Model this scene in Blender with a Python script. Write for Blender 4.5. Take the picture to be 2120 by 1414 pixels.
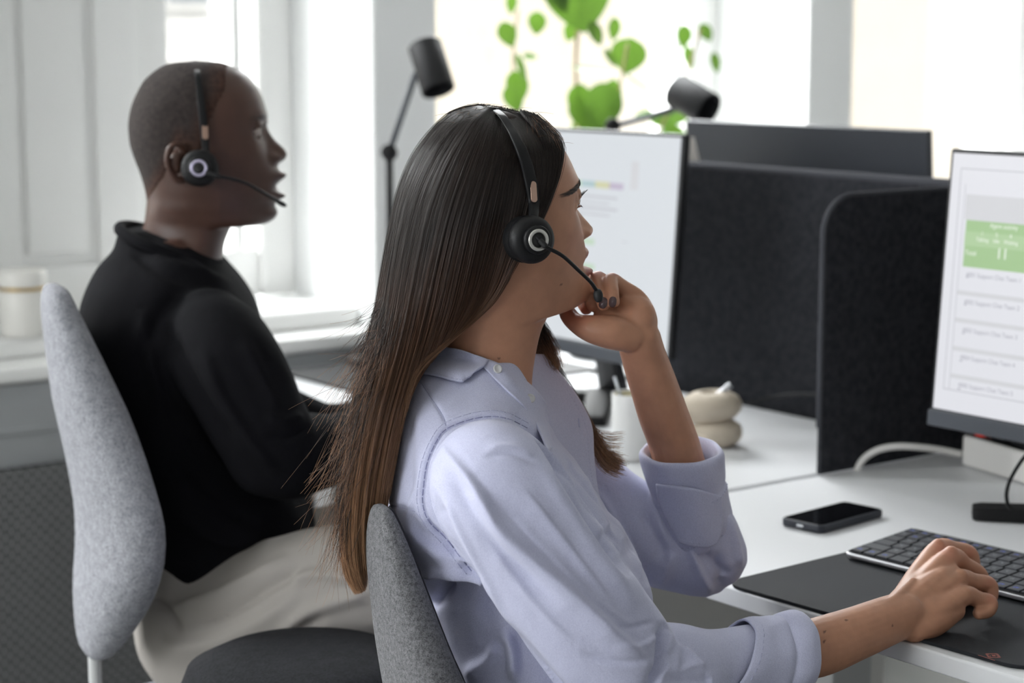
import bpy, bmesh, math, random
import numpy as np
from mathutils import Vector, Matrix, Euler
from mathutils.bvhtree import BVHTree

for _o in list(bpy.data.objects):
    bpy.data.objects.remove(_o, do_unlink=True)
SC = bpy.context.scene
COL = SC.collection
random.seed(7)
RNG = np.random.default_rng(7)

# ------------------------------------------------------------------ camera
# X = the way the desks face, Y = along the desk row towards the window wall, Z up
CAM_H = 1.36
YAW = math.radians(53.0)          # view direction, measured from +X towards +Y
FPX = 4122.2                      # 70 mm lens on a 36 mm wide, 2120 px frame
PITCH = math.atan(617.0 / FPX)
cam_d = bpy.data.cameras.new('camera')
cam_d.sensor_width = 36.0
cam_d.lens = 70.0
cam_d.clip_start = 0.05
cam_d.clip_end = 200
cam_d.dof.use_dof = True
cam_d.dof.focus_distance = 2.04
cam_d.dof.aperture_fstop = 4.4
cam_o = bpy.data.objects.new('camera', cam_d)
COL.objects.link(cam_o)
cam_o.location = (0, 0, CAM_H)
FW = np.array([math.cos(YAW) * math.cos(PITCH), math.sin(YAW) * math.cos(PITCH), -math.sin(PITCH)])
RT = np.array([math.sin(YAW), -math.cos(YAW), 0.0])
UP = np.cross(RT, FW)
cam_o.rotation_euler = Matrix((RT, UP, -FW)).transposed().to_euler()
SC.camera = cam_o

# ------------------------------------------------------------------ light
SC.view_settings.view_transform = 'Standard'
SC.view_settings.look = 'None'
SC.view_settings.gamma = 1.0
SC.view_settings.exposure = 0.14
SC.view_settings.use_curve_mapping = False

world = bpy.data.worlds.new('world')
SC.world = world
world.use_nodes = True
_nt = world.node_tree
_bg = _nt.nodes['Background']
_tc = _nt.nodes.new('ShaderNodeTexCoord')
_sx = _nt.nodes.new('ShaderNodeSeparateXYZ')
_mr = _nt.nodes.new('ShaderNodeMapRange')
_nt.links.new(_tc.outputs['Generated'], _sx.inputs[0])
_nt.links.new(_sx.outputs['Y'], _mr.inputs['Value'])
_mr.inputs['From Min'].default_value = -0.2
_mr.inputs['From Max'].default_value = 0.5
_mr.inputs['To Min'].default_value = 0.26      # the rest of the office behind the camera
_mr.inputs['To Max'].default_value = 3.0       # overcast sky over the street
_nt.links.new(_mr.outputs['Result'], _bg.inputs['Strength'])
_bg.inputs['Color'].default_value = (0.93, 0.97, 1.0, 1)

sun_d = bpy.data.lights.new('sun', 'SUN')
sun_d.energy = 5.0
sun_d.angle = math.radians(3)
sun_d.color = (1.0, 0.97, 0.92)
sun_o = bpy.data.objects.new('sun', sun_d)
COL.objects.link(sun_o)
sun_o.rotation_euler = Vector((0.15, 0.62, -0.85)).to_track_quat('-Z', 'Y').to_euler()   # over the roof, onto the house across the street

def area(name, loc, aim, sx, sy, power, color=(1, 1, 1)):
    d = bpy.data.lights.new(name, 'AREA')
    d.shape = 'RECTANGLE'
    d.size, d.size_y, d.energy, d.color = sx, sy, power, color
    o = bpy.data.objects.new(name, d)
    COL.objects.link(o)
    o.location = loc
    o.rotation_euler = (Vector(aim) - Vector(loc)).to_track_quat('-Z', 'Y').to_euler()
    return o

# daylight coming down the street through the row of windows
area('daylight', (1.0, 6.2, 4.2), (1.0, 3.0, 0.9), 11.0, 3.0, 3000, (0.95, 0.98, 1.0))
# daylight through the two windows in the side wall on the left
area('daylight_left', (-3.9, 1.9, 1.9), (0.0, 1.9, 1.2), 3.6, 2.0, 200, (0.95, 0.98, 1.0))

# ------------------------------------------------------------------ helpers
def P(px, py, d):
    """world point seen at photo pixel (px, py) at depth d"""
    return np.array([0, 0, CAM_H]) + (FW + RT * ((px - 1060) / FPX) - UP * ((py - 707) / FPX)) * d

def PZ(px, py, z):
    r = FW + RT * ((px - 1060) / FPX) - UP * ((py - 707) / FPX)
    return np.array([0, 0, CAM_H]) + r * ((z - CAM_H) / r[2])

def PX(pts):
    """world points -> pixel x, pixel y, depth"""
    v = np.asarray(pts, float) - np.array([0, 0, CAM_H])
    d = v @ FW
    return 1060 + FPX * (v @ RT) / d, 707 - FPX * (v @ UP) / d, d

def srgb(r, g, b):
    f = lambda c: (c / 12.92 if c <= 0.04045 else ((c + 0.055) / 1.055) ** 2.4)
    return (f(r / 255), f(g / 255), f(b / 255), 1)

def mat(name, col, rough=0.5, metal=0.0, bump=0.0, bscale=200.0, vary=0.0, vscale=40.0, spec=0.5, emit=None, estr=0.0, sheen=0.0, sss=0.0, trans=0.0):
    m = bpy.data.materials.new(name)
    m.use_nodes = True
    nt = m.node_tree
    b = nt.nodes['Principled BSDF']
    b.inputs['Base Color'].default_value = col
    b.inputs['Roughness'].default_value = rough
    b.inputs['Metallic'].default_value = metal
    b.inputs['Specular IOR Level'].default_value = spec
    if sheen:
        b.inputs['Sheen Weight'].default_value = sheen
    if trans:
        b.inputs['Transmission Weight'].default_value = trans
    if emit:
        b.inputs['Emission Color'].default_value = emit
        b.inputs['Emission Strength'].default_value = estr
    tc = nt.nodes.new('ShaderNodeTexCoord')
    if vary:
        n = nt.nodes.new('ShaderNodeTexNoise')
        n.inputs['Scale'].default_value = vscale
        n.inputs['Detail'].default_value = 6
        nt.links.new(tc.outputs['Object'], n.inputs['Vector'])
        r = nt.nodes.new('ShaderNodeValToRGB')
        r.color_ramp.elements[0].position = 0.3
        r.color_ramp.elements[1].position = 0.7
        r.color_ramp.elements[0].color = tuple(c * (1 - vary) for c in col[:3]) + (1,)
        r.color_ramp.elements[1].color = tuple(min(1, c * (1 + vary)) for c in col[:3]) + (1,)
        nt.links.new(n.outputs['Fac'], r.inputs['Fac'])
        nt.links.new(r.outputs['Color'], b.inputs['Base Color'])
    if bump:
        n2 = nt.nodes.new('ShaderNodeTexNoise')
        n2.inputs['Scale'].default_value = bscale
        n2.inputs['Detail'].default_value = 5
        nt.links.new(tc.outputs['Object'], n2.inputs['Vector'])
        bp = nt.nodes.new('ShaderNodeBump')
        bp.inputs['Strength'].default_value = bump
        bp.inputs['Distance'].default_value = 0.002
        nt.links.new(n2.outputs['Fac'], bp.inputs['Height'])
        nt.links.new(bp.outputs['Normal'], b.inputs['Normal'])
    return m

class MB:
    """collects quads / ngons, then links them as ONE mesh object"""
    def __init__(s):
        s.v, s.f, s.mi = [], [], []
    def add(s, verts, faces, mi=0):
        o = len(s.v)
        s.v.extend([tuple(map(float, p)) for p in verts])
        s.f.extend([tuple(i + o for i in f) for f in faces])
        s.mi.extend([mi] * len(faces))
        return s
    def box(s, x0, x1, y0, y1, z0, z1, mi=0, M=None):
        v = [(x, y, z) for x in (x0, x1) for y in (y0, y1) for z in (z0, z1)]
        if M is not None:
            v = [M @ Vector(p) for p in v]
        return s.add(v, [(0, 1, 3, 2), (4, 6, 7, 5), (0, 4, 5, 1), (2, 3, 7, 6), (0, 2, 6, 4), (1, 5, 7, 3)], mi)
    def rings(s, rings, closed=True, cap0=True, cap1=True, mi=0):
        n = len(rings[0])
        v = [p for r in rings for p in r]
        f = []
        for i in range(len(rings) - 1):
            for j in range(n if closed else n - 1):
                k = (j + 1) % n
                f.append((i * n + j, i * n + k, (i + 1) * n + k, (i + 1) * n + j))
        if cap0:
            f.append(tuple(range(n))[::-1])
        if cap1:
            f.append(tuple((len(rings) - 1) * n + j for j in range(n)))
        return s.add(v, f, mi)
    def tube(s, pts, rad, n=12, mi=0, caps=True, flat=None, fdir=None):
        return s.rings(tube_rings(pts, rad, n, flat, fdir), True, caps, caps, mi)
    def lathe(s, prof, M=None, n=32, mi=0, cap0=True, cap1=True):
        rings = []
        for r, z in prof:
            ring = [Vector((r * math.cos(2 * math.pi * j / n), r * math.sin(2 * math.pi * j / n), z)) for j in range(n)]
            rings.append([M @ p for p in ring] if M is not None else ring)
        return s.rings(rings, True, cap0, cap1, mi)
    def prism(s, outline, z0, z1, M=None, mi=0):
        a = [Vector((x, y, z0)) for x, y in outline]
        b = [Vector((x, y, z1)) for x, y in outline]
        if M is not None:
            a = [M @ p for p in a]
            b = [M @ p for p in b]
        return s.rings([a, b], True, True, True, mi)
    def mesh(s, name):
        me = bpy.data.meshes.new(name)
        me.from_pydata(s.v, [], s.f)
        me.update()
        bm = bmesh.new()
        bm.from_mesh(me)
        bmesh.ops.recalc_face_normals(bm, faces=bm.faces)
        bm.to_mesh(me)
        bm.free()
        return me
    def build(s, name, m, parent=None, smooth=True, bevel=0.0, sub=0, seg=2):
        me = s.mesh(name)
        ms = m if isinstance(m, (list, tuple)) else [m]
        for k in ms:
            me.materials.append(k)
        if len(ms) > 1 and len(me.polygons) == len(s.mi):
            me.polygons.foreach_set('material_index', s.mi)
        return link(name, me, parent, smooth, bevel, sub, seg)

def link(name, me, parent=None, smooth=True, bevel=0.0, sub=0, seg=2):
    o = bpy.data.objects.new(name, me)
    COL.objects.link(o)
    if parent is not None:
        o.parent = parent
        o.matrix_parent_inverse = world_of(parent).inverted()
    if smooth:
        me.polygons.foreach_set('use_smooth', [True] * len(me.polygons))
    if bevel:
        b = o.modifiers.new('bevel', 'BEVEL')
        b.width, b.segments, b.limit_method, b.angle_limit = bevel, seg, 'ANGLE', math.radians(40)
    if sub:
        q = o.modifiers.new('sub', 'SUBSURF')
        q.levels = q.render_levels = sub
    if smooth and bevel:
        w = o.modifiers.new('wn', 'WEIGHTED_NORMAL')
        w.keep_sharp = False
    return o

def world_of(o):
    M = o.matrix_basis.copy()
    if o.parent is not None:
        M = world_of(o.parent) @ o.matrix_parent_inverse @ M
    return M

def thing(name, label, cat, loc=(0, 0, 0), group=None):
    o = bpy.data.objects.new(name, None)
    o.empty_display_size = 0.05
    COL.objects.link(o)
    o.location = loc
    return tag(o, label, cat, group)

def tag(o, label, cat, group=None):
    o['label'], o['category'] = label, cat
    if group:
        o['group'] = group
    return o

def struct(o):
    o['kind'] = 'structure'
    return o

def catmull(pts, n):
    """resample a polyline (any dimension) with Catmull-Rom, n points in all"""
    p = np.asarray(pts, float)
    m = len(p)
    if m < 3:
        t = np.linspace(0, 1, n)[:, None]
        return p[0] * (1 - t) + p[-1] * t
    q = np.vstack([2 * p[0] - p[1], p, 2 * p[-1] - p[-2]])
    t = np.linspace(0, m - 1, n)
    i = np.minimum(t.astype(int), m - 2)
    u = (t - i)[:, None]
    a, b, c, d = q[i], q[i + 1], q[i + 2], q[i + 3]
    return 0.5 * (2 * b + (c - a) * u + (2 * a - 5 * b + 4 * c - d) * u ** 2 + (3 * b - a - 3 * c + d) * u ** 3)

def tube_rings(pts, rad, n=12, flat=None, fdir=None):
    pts = np.asarray(pts, float)
    rad = np.broadcast_to(np.asarray(rad, float), (len(pts),))
    flat = np.broadcast_to(np.asarray(1.0 if flat is None else flat, float), (len(pts),))
    T = np.gradient(pts, axis=0)
    T /= np.linalg.norm(T, axis=1)[:, None] + 1e-12
    ref = np.array(fdir, float) if fdir is not None else (np.array([0, 0, 1.0]) if abs(T[0][2]) < 0.9 else np.array([1.0, 0, 0]))
    out = []
    a = ref - T[0] * (ref @ T[0])
    a /= np.linalg.norm(a)
    ang = np.linspace(0, 2 * np.pi, n, endpoint=False)
    for i in range(len(pts)):
        src = ref if fdir is not None else a
        a2 = src - T[i] * (src @ T[i])
        if np.linalg.norm(a2) > 1e-3:
            a = a2 / np.linalg.norm(a2)
        b = np.cross(T[i], a)
        out.append([pts[i] + rad[i] * (flat[i] * math.cos(q) * a + math.sin(q) * b) for q in ang])
    return out

def pxs(rows):
    return np.array([P(*r) for r in rows])

def rrect(w, h, r, n=6):
    """rounded rectangle outline centred on 0"""
    out = []
    for cx, cy, a0 in ((w / 2 - r, h / 2 - r, 0), (-w / 2 + r, h / 2 - r, 90), (-w / 2 + r, -h / 2 + r, 180), (w / 2 - r, -h / 2 + r, 270)):
        for k in range(n + 1):
            a = math.radians(a0 + 90 * k / n)
            out.append((cx + r * math.cos(a), cy + r * math.sin(a)))
    return out

FONT_CACHE = {}
def text_mesh(body, size, M, name, m, parent, extrude=0.0002):
    c = bpy.data.curves.new(name, 'FONT')
    c.body, c.size, c.extrude, c.align_x, c.align_y = body, size, extrude, 'CENTER', 'CENTER'
    o = bpy.data.objects.new(name, c)
    COL.objects.link(o)
    o.matrix_world = M
    bpy.context.view_layer.update()
    me = bpy.data.meshes.new_from_object(o.evaluated_get(bpy.context.evaluated_depsgraph_get()))
    me.transform(M)
    bpy.data.objects.remove(o)
    me.materials.append(m)
    return link(name, me, parent, False)

# ------------------------------------------------------------------ setting
M_WALL = mat('wall_paint', srgb(243, 244, 243), 0.6, bump=0.05, bscale=60)
M_TRIM = mat('white_gloss', srgb(246, 246, 244), 0.35)
M_CEIL = mat('ceiling_paint', srgb(242, 242, 240), 0.8)
M_FLOOR = mat('grey_floor', srgb(126, 126, 122), 0.45, vary=0.08, vscale=6)
M_APRON = mat('grey_apron', srgb(165, 168, 170), 0.5)
M_CREAM = mat('cream_render', srgb(246, 237, 222), 0.8, vary=0.03, vscale=1.5)
M_STREET = mat('asphalt', srgb(120, 120, 118), 0.9)
M_DULLGLASS = mat('house_glass', srgb(150, 160, 168), 0.15)

def glass_mat():
    m = bpy.data.materials.new('window_glass')
    m.use_nodes = True
    nt = m.node_tree
    nt.nodes.clear()
    out = nt.nodes.new('ShaderNodeOutputMaterial')
    mix = nt.nodes.new('ShaderNodeMixShader')
    tr = nt.nodes.new('ShaderNodeBsdfTransparent')
    gl = nt.nodes.new('ShaderNodeBsdfGlossy')
    gl.inputs['Roughness'].default_value = 0.02
    mix.inputs[0].default_value = 0.05
    nt.links.new(tr.outputs[0], mix.inputs[1])
    nt.links.new(gl.outputs[0], mix.inputs[2])
    nt.links.new(mix.outputs[0], out.inputs[0])
    return m
M_GLASS = glass_mat()

def mesh_panel_mat():
    m = mat('perforated_grey', srgb(128, 129, 130), 0.6)
    nt = m.node_tree
    b = nt.nodes['Principled BSDF']
    tc = nt.nodes.new('ShaderNodeTexCoord')
    mp = nt.nodes.new('ShaderNodeMapping')
    mp.inputs['Rotation'].default_value = (math.radians(90), 0, 0)
    nt.links.new(tc.outputs['Object'], mp.inputs[0])
    w = nt.nodes.new('ShaderNodeTexBrick')
    w.inputs['Scale'].default_value = 1.0
    w.inputs['Brick Width'].default_value = 0.022
    w.inputs['Row Height'].default_value = 0.011
    w.inputs['Mortar Size'].default_value = 0.0016
    w.inputs['Color1'].default_value = srgb(70, 71, 72)
    w.inputs['Color2'].default_value = srgb(84, 85, 86)
    w.inputs['Mortar'].default_value = srgb(150, 151, 152)
    nt.links.new(mp.outputs[0], w.inputs['Vector'])
    nt.links.new(w.outputs['Color'], b.inputs['Base Color'])
    return m
M_PERF = mesh_panel_mat()

YF, YW = 3.385, 3.73              # front of the piers, plane of the windows
R0, RW, RP = 1.131, 1.072, 1.227  # first recess, its width, the period
SILL = 0.824
TOPW = 2.55
CEIL_Z = 2.95
NS = range(-3, 4)

MB().box(-3.2, 6.4, -4.2, YF + 0.6, -0.12, 0).build('floor', M_FLOOR, smooth=False)['kind'] = 'structure'
MB().box(-3.2, 6.4, -6.5, YF + 0.6, CEIL_Z, CEIL_Z + 0.25).build('ceiling', M_CEIL, smooth=False)['kind'] = 'structure'
w = MB()
xs = -3.2
for n in NS:
    a = R0 + n * RP
    w.box(xs, a, YF, YW + 0.22, 0.0, CEIL_Z)
    xs = a + RW
w.box(xs, 6.4, YF, YW + 0.22, 0.0, CEIL_Z)
for n in NS:
    a = R0 + n * RP
    w.box(a, a + RW, YF + 0.02, YW + 0.22, 0.0, SILL - 0.04)
    w.box(a, a + RW, YF, YW + 0.22, TOPW, CEIL_Z)
struct(w.build('wall_far', M_WALL, smooth=False, bevel=0.006))
struct(MB().box(6.2, 6.4, -4.2, YF, 0, CEIL_Z).build('wall_right', M_WALL, smooth=False))
lw = MB()
for y0, y1 in ((-4.2, -2.0), (0.2, 0.55), (2.9, YF)):
    lw.box(-3.4, -3.2, y0, y1, 0, CEIL_Z)
lw.box(-3.4, -3.2, -2.0, 2.9, 0, 0.8).box(-3.4, -3.2, -2.0, 2.9, 2.6, CEIL_Z)
struct(lw.build('wall_left', M_WALL, smooth=False))
for k, (y0, y1) in enumerate(((-2.0, 0.2), (0.55, 2.9))):
    fr = MB()
    fr.box(-3.34, -3.26, y0, y0 + 0.06, 0.8, 2.6).box(-3.34, -3.26, y1 - 0.06, y1, 0.8, 2.6)
    fr.box(-3.34, -3.26, y0 + 0.06, y1 - 0.06, 0.8, 0.87).box(-3.34, -3.26, y0 + 0.06, y1 - 0.06, 2.53, 2.6)
    fr.box(-3.34, -3.26, (y0 + y1) / 2 - 0.03, (y0 + y1) / 2 + 0.03, 0.87, 2.53)
    wr = struct(fr.build('window_%d' % (k + 8), M_TRIM, smooth=False, bevel=0.004))
    MB().box(-3.302, -3.298, y0 + 0.06, y1 - 0.06, 0.87, 2.53).build('pane', M_GLASS, wr, smooth=False)
# window boards: a low ledge that runs in front of the piers and a raised board in each recess
s = MB().box(-3.2, 6.2, YF - 0.035, YF + 0.10, 0.757, 0.785)
s.box(-3.2, 6.2, YF - 0.012, YF + 0.0, 0.62, 0.757)
struct(s.build('trim_1', M_TRIM, smooth=False, bevel=0.006))
s = MB()
for n in NS:
    a = R0 + n * RP
    s.box(a + 0.003, a + RW - 0.003, YF + 0.06, YW - 0.02, 0.785, SILL)
struct(s.build('trim_2', M_TRIM, smooth=False, bevel=0.008))
ap = MB().box(-3.2, 6.2, YF - 0.020, YF - 0.012, 0.60, 0.752).box(-3.2, 6.2, YF - 0.024, YF - 0.02, 0.66, 0.672)
struct(ap.build('trim_3', M_APRON, smooth=False, bevel=0.003))
struct(MB().box(-3.2, 6.2, YF - 0.045, YF - 0.001, 0.05, 0.60).build('trim_4', M_PERF, smooth=False))

# windows: frame, mullion, panes; the first one is half closed by a panelled white shutter
for n in NS:
    a = R0 + n * RP
    y0, y1 = YW - 0.03, YW + 0.05
    z0, z1 = SILL, TOPW
    fr = MB()
    fr.box(a, a + 0.055, y0, y1, z0, z1)
    fr.box(a + 0.987, a + RW, y0, y1, z0, z1)
    fr.box(a + 0.055, a + 0.987, y0, y1, z0, z0 + 0.105)
    fr.box(a + 0.055, a + 0.987, y0, y1, z1 - 0.1, z1)
    fr.box(a + 0.919, a + 0.944, y0 - 0.012, y1, z0 + 0.105, z1 - 0.1)
    fr.box(a + 0.98, a + 0.995, y0 - 0.015, y0, z0 + 0.02, z1)
    root = fr.build('window_%d' % (n + 4), M_TRIM, smooth=False, bevel=0.006)
    struct(root)
    MB().box(a + 0.055, a + 0.987, YW + 0.01, YW + 0.014, z0 + 0.105, z1 - 0.1).build('pane', M_GLASS, root, smooth=False)
    if n == 0:
        sh = MB().box(a + 0.055, a + 0.69, y0 - 0.02, y0 + 0.012, z0 + 0.004, z1 - 0.1)
        sh.box(a + 0.69, a + 0.777, y0 - 0.004, y0 + 0.02, z0 + 0.004, z1 - 0.1)
        for x0, x1 in ((0.055, 0.20), (0.34, 0.43), (0.60, 0.69)):
            sh.box(a + x0, a + x1, y0 - 0.034, y0 - 0.02, z0 + 0.004, z1 - 0.1)
        for x0, x1 in ((0.20, 0.34), (0.43, 0.60)):
            sh.box(a + x0, a + x1, y0 - 0.034, y0 - 0.02, z0 + 0.004, z0 + 0.10)
            sh.box(a + x0 + 0.02, a + x1 - 0.02, y0 - 0.028, y0 - 0.02, z0 + 0.125, z1 - 0.2)
        sh.build('shutter', M_TRIM, root, smooth=False, bevel=0.005)

# the house across the street
MB().box(-30, 60, 4.2, 13.0, -4.2, -4.0).build('street', M_STREET, smooth=False)['kind'] = 'structure'
hs = thing('house', 'cream rendered house across the street with a white bay', 'house', (10, 14.0, -4))
f = MB().box(-20, 46, 14.0, 14.4, -4.0, 11.0)
f.build('facade', M_CREAM, hs, smooth=False)
f = MB().box(6.3, 8.75, 13.82, 14.0, 1.24, 5.5).box(6.2, 8.85, 13.75, 14.0, 1.16, 1.26)
f.build('bay', M_TRIM, hs, smooth=False, bevel=0.01)
for x in (7.05, 3.4):
    z = 1.62 if x == 7.05 else 1.9
    y = 13.80 if x == 7.05 else 13.98
    f = MB().box(x, x + 0.95, y - 0.03, y + 0.02, z, z + 1.6)
    fo = f.build('window', M_TRIM, hs, smooth=False)
    MB().box(x + 0.06, x + 0.43, y - 0.05, y - 0.03, z + 0.06, z + 1.54).box(x + 0.52, x + 0.89, y - 0.05, y - 0.03, z + 0.06, z + 1.54).build('pane', M_DULLGLASS, fo, smooth=False)

# ------------------------------------------------------------------ desks, screens, partitions
M_DESK = mat('white_laminate', srgb(222, 223, 225), 0.42, bump=0.02, bscale=400)
M_EDGE = mat('white_edge', srgb(205, 204, 205), 0.45)
M_METALW = mat('white_steel', srgb(205, 206, 206), 0.4)
M_FELT = mat('dark_felt', srgb(50, 51, 55), 0.95, bump=0.9, bscale=160, vary=0.3, vscale=90, spec=0.1)
M_FELTE = mat('felt_piping', srgb(70, 71, 76), 0.9, spec=0.1)
M_BLACK = mat('black_plastic', srgb(28, 29, 32), 0.42)
M_BLACKM = mat('matt_black', srgb(24, 24, 26), 0.6, spec=0.3)
M_GREYP = mat('grey_plastic', srgb(70, 74, 82), 0.45)
M_GREYD = mat('dark_grey_plastic', srgb(58, 61, 68), 0.4)
M_WHITEP = mat('white_plastic', srgb(232, 230, 226), 0.4)
M_STEEL = mat('steel', srgb(200, 202, 206), 0.25, metal=1.0)

def desk(x0, x1, y0, y1, label, legs):
    t = thing('desk', label, 'desk', ((x0 + x1) / 2, (y0 + y1) / 2, 0), 'white desks in a row')
    MB().box(x0, x1, y0, y1, 0.707, 0.73).build('desk_top', M_DESK, t, bevel=0.003)
    for y in legs:
        l = MB().box(x0 + 0.36, x0 + 0.44, y - 0.03, y + 0.03, 0.04, 0.69)
        l.box(x0 + 0.08, x1 - 0.06, y - 0.035, y + 0.035, 0.0, 0.03)
        l.box(x0 + 0.1, x1 - 0.08, y - 0.03, y + 0.03, 0.68, 0.706)
        l.build('leg', M_METALW, t, smooth=False, bevel=0.004)
    return t
XD0, XD1 = 1.566, 2.405
YB = 2.023                                   # the line where the two desks meet
desk(XD0, XD1, 0.62, YB, 'white desk with keyboard and phone in front of the woman in the lilac shirt', (0.95, 1.86))
desk(XD0, XD1, YB + 0.014, YF - 0.05, 'white desk with the two-tier vase in front of the man in black', (2.2, 3.15))
desk(2.46, 3.26, 0.62, YB, 'white desk hidden on the far side of the felt screens', (0.95, 1.86))
desk(2.46, 3.26, YB + 0.014, YF - 0.05, 'white desk behind the felt screens carrying the far desk lamp', (2.2, 3.15))

dr = thing('drawer_unit', 'pale grey drawer unit standing under the desk of the man in black', 'drawer unit', (1.8, 2.2, 0))
MB().box(1.80, 2.30, 2.07, 2.36, 0.03, 0.60).build('body', M_WHITEP, dr, bevel=0.006)
for k in range(3):
    d = MB().box(1.782, 1.798, 2.075, 2.395, 0.05 + k * 0.185, 0.225 + k * 0.185).build('drawer', M_WHITEP, dr, bevel=0.004)
    MB().box(1.77, 1.782, 2.18, 2.29, 0.185 + k * 0.185, 0.195 + k * 0.185).build('handle', M_STEEL, d, bevel=0.002)

# felt partitions
ZP = 1.141
def screen(name, label, p0, p1, z0, z1, th, r_at0, r_at1, rc=0.055):
    p0, p1 = Vector(p0), Vector(p1)
    L = (p1 - p0).length
    ux = (p1 - p0).normalized()
    M = Matrix(((ux.x, 0, -ux.y, p0.x), (ux.y, 0, ux.x, p0.y), (0, 1, 0, z0), (0, 0, 0, 1)))
    h = z1 - z0
    out = [(0, 0), (L, 0)]
    if r_at1:
        out += [(L - rc + rc * math.cos(a), h - rc + rc * math.sin(a)) for a in np.linspace(0, math.pi / 2, 9)]
    else:
        out.append((L, h))
    if r_at0:
        out += [(rc - rc * math.sin(a), h - rc + rc * math.cos(a)) for a in np.linspace(0, math.pi / 2, 9)]
    else:
        out.append((0, h))
    t = thing(name, label, 'partition', tuple((p0 + p1) / 2)[:2] + (z0,), 'dark felt desk partitions')
    MB().prism(out, -th / 2, th / 2, M).build('panel', M_FELT, t, smooth=False, bevel=0.002)
    edge = [M @ Vector((x, y, 0)) for x, y in out[1:] + out[:1]]
    pts = []
    for i in range(len(edge) - 1):
        for q in np.linspace(0, 1, 6)[:-1]:
            pts.append(edge[i].lerp(edge[i + 1], q))
    MB().tube([tuple(p) for p in pts], th / 2 + 0.0006, 8).build('edge_piping', M_FELTE, t)
    return t
screen('desk_partition', 'dark felt partition standing between the two desks beside the white cable', (2.088, YB - 0.001, 0), (2.405, YB - 0.001, 0), 0.732, ZP, 0.008, True, False)
screen('desk_partition', 'long dark felt partition along the back of the desks below the black monitor', (2.424, 0.55, 0), (2.424, 2.76, 0), 0.60, ZP, 0.018, True, True)

# monitors ---------------------------------------------------------
M_SCREEN = mat('screen_white', srgb(30, 30, 32), 0.3, emit=srgb(224, 225, 231), estr=0.9)
M_SCREENB = mat('screen_bluewhite', srgb(30, 30, 32), 0.3, emit=srgb(214, 219, 224), estr=0.9)
def ink(name, r, g, b, e=0.9):
    return mat(name, srgb(20, 20, 20), 0.4, emit=srgb(r, g, b), estr=e)
I_GREEN = ink('screen_green', 160, 194, 142)
I_GREEN2 = ink('screen_lightgreen', 172, 202, 156)
I_PALE = ink('screen_grey', 208, 209, 213)
I_LINE = ink('screen_line', 190, 191, 198)
I_TXT = ink('screen_text', 158, 158, 170)
I_WHITE = ink('screen_white_ink', 242, 246, 240)
I_TEAL = ink('screen_teal', 172, 196, 200)
I_YEL = ink('screen_yellow', 206, 206, 166)
I_LIL = ink('screen_lilac', 190, 180, 200)
I_PGREEN = ink('screen_palegreen', 190, 212, 190)

MW, MZ0, MZ1, TILT = 0.602, 0.836, 1.218, 0.028
def monitor(label, x, yl, facing=1, base_y=None, base_x=0.0):
    """yl = left edge as its user sees it; facing +1: the screen looks towards -X"""
    yc = yl - facing * MW / 2
    t = thing('monitor', label, 'monitor', (x + facing * 0.09, yc, 0.73), 'black flat monitors')
    h = MZ1 - MZ0
    def M3(u, v, n):   # u to the user's right, v up the panel, n out of the screen towards the user
        a = math.atan2(TILT, h)
        return Vector((x + facing * (v * math.sin(a)) - facing * n * math.cos(a), yl - facing * u, MZ0 + v * math.cos(a) + n * math.sin(a)))
    def blk(mb, u0, u1, v0, v1, n0, n1):
        mb.add([M3(u, v, n) for u in (u0, u1) for v in (v0, v1) for n in (n0, n1)], [(0, 1, 3, 2), (4, 6, 7, 5), (0, 4, 5, 1), (2, 3, 7, 6), (0, 2, 6, 4), (1, 5, 7, 3)])
    mb = MB()
    blk(mb, 0, MW, 0, h, -0.015, 0)
    blk(mb, 0.12, MW - 0.12, 0.05, h - 0.08, -0.045, -0.015)
    mb.build('case', M_BLACK if facing > 0 else M_GREYD, t, bevel=0.003)
    mb = MB()
    blk(mb, -0.001, MW + 0.001, -0.004, 0.019, -0.016, 0.004)
    mb.build('chin', M_GREYP, t, bevel=0.002)
    # stand: neck and a flat foot
    bx = x + facing * 0.055 + base_x
    nk = MB()
    nk.rings([[(bx + facing * (0.035 + dx) + facing * s, yc + q, z) for dx, q in ((-0.012, -w), (-0.012, w), (0.012, w), (0.012, -w))] for z, s, w in ((0.738, 0.05, 0.032), (0.80, 0.035, 0.027), (0.90, 0.012, 0.024), (0.98, 0.0, 0.024), (1.06, -0.012, 0.03))])
    nk.build('neck', M_BLACK, t, bevel=0.004)
    return t, M3, blk

tW, M3, blk = monitor('black monitor showing a green table, nearest the woman in the lilac shirt', 2.116, 1.838)
def vfoot(t, nx, ny, side=1):
    """two flat splayed legs under the neck"""
    f = MB()
    for sg in (1, -1):
        a, b = Vector((nx + side * 0.03, ny, 0)), Vector((nx - side * 0.125, ny + sg * 0.175, 0))
        u = (b - a).normalized(); w = Vector((-u.y, u.x, 0)) * 0.024
        rings = []
        for p, h, k in ((a - u * 0.03, 0.020, 1.1), (a, 0.020, 1.1), (b - u * 0.012, 0.0175, 0.95), (b, 0.016, 0.8)):
            rings.append([p + w * k + Vector((0, 0, 0.731)), p - w * k + Vector((0, 0, 0.731)), p - w * k * 0.8 + Vector((0, 0, 0.731 + h)), p + w * k * 0.8 + Vector((0, 0, 0.731 + h))])
        f.rings(rings)
    f.build('foot', M_BLACKM, t, bevel=0.0025)
vfoot(tW, 2.188, 1.537)
E = 0.0007
def panel(mb_mat, name, par, u0, u1, v0, v1, e=1, M3=M3):
    mb = MB()
    mb.add([M3(u0, v0, E * e), M3(u1, v0, E * e), M3(u1, v1, E * e), M3(u0, v1, E * e)], [(0, 1, 2, 3)])
    return mb.build(name, mb_mat, par, smooth=False)
H = MZ1 - MZ0
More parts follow.
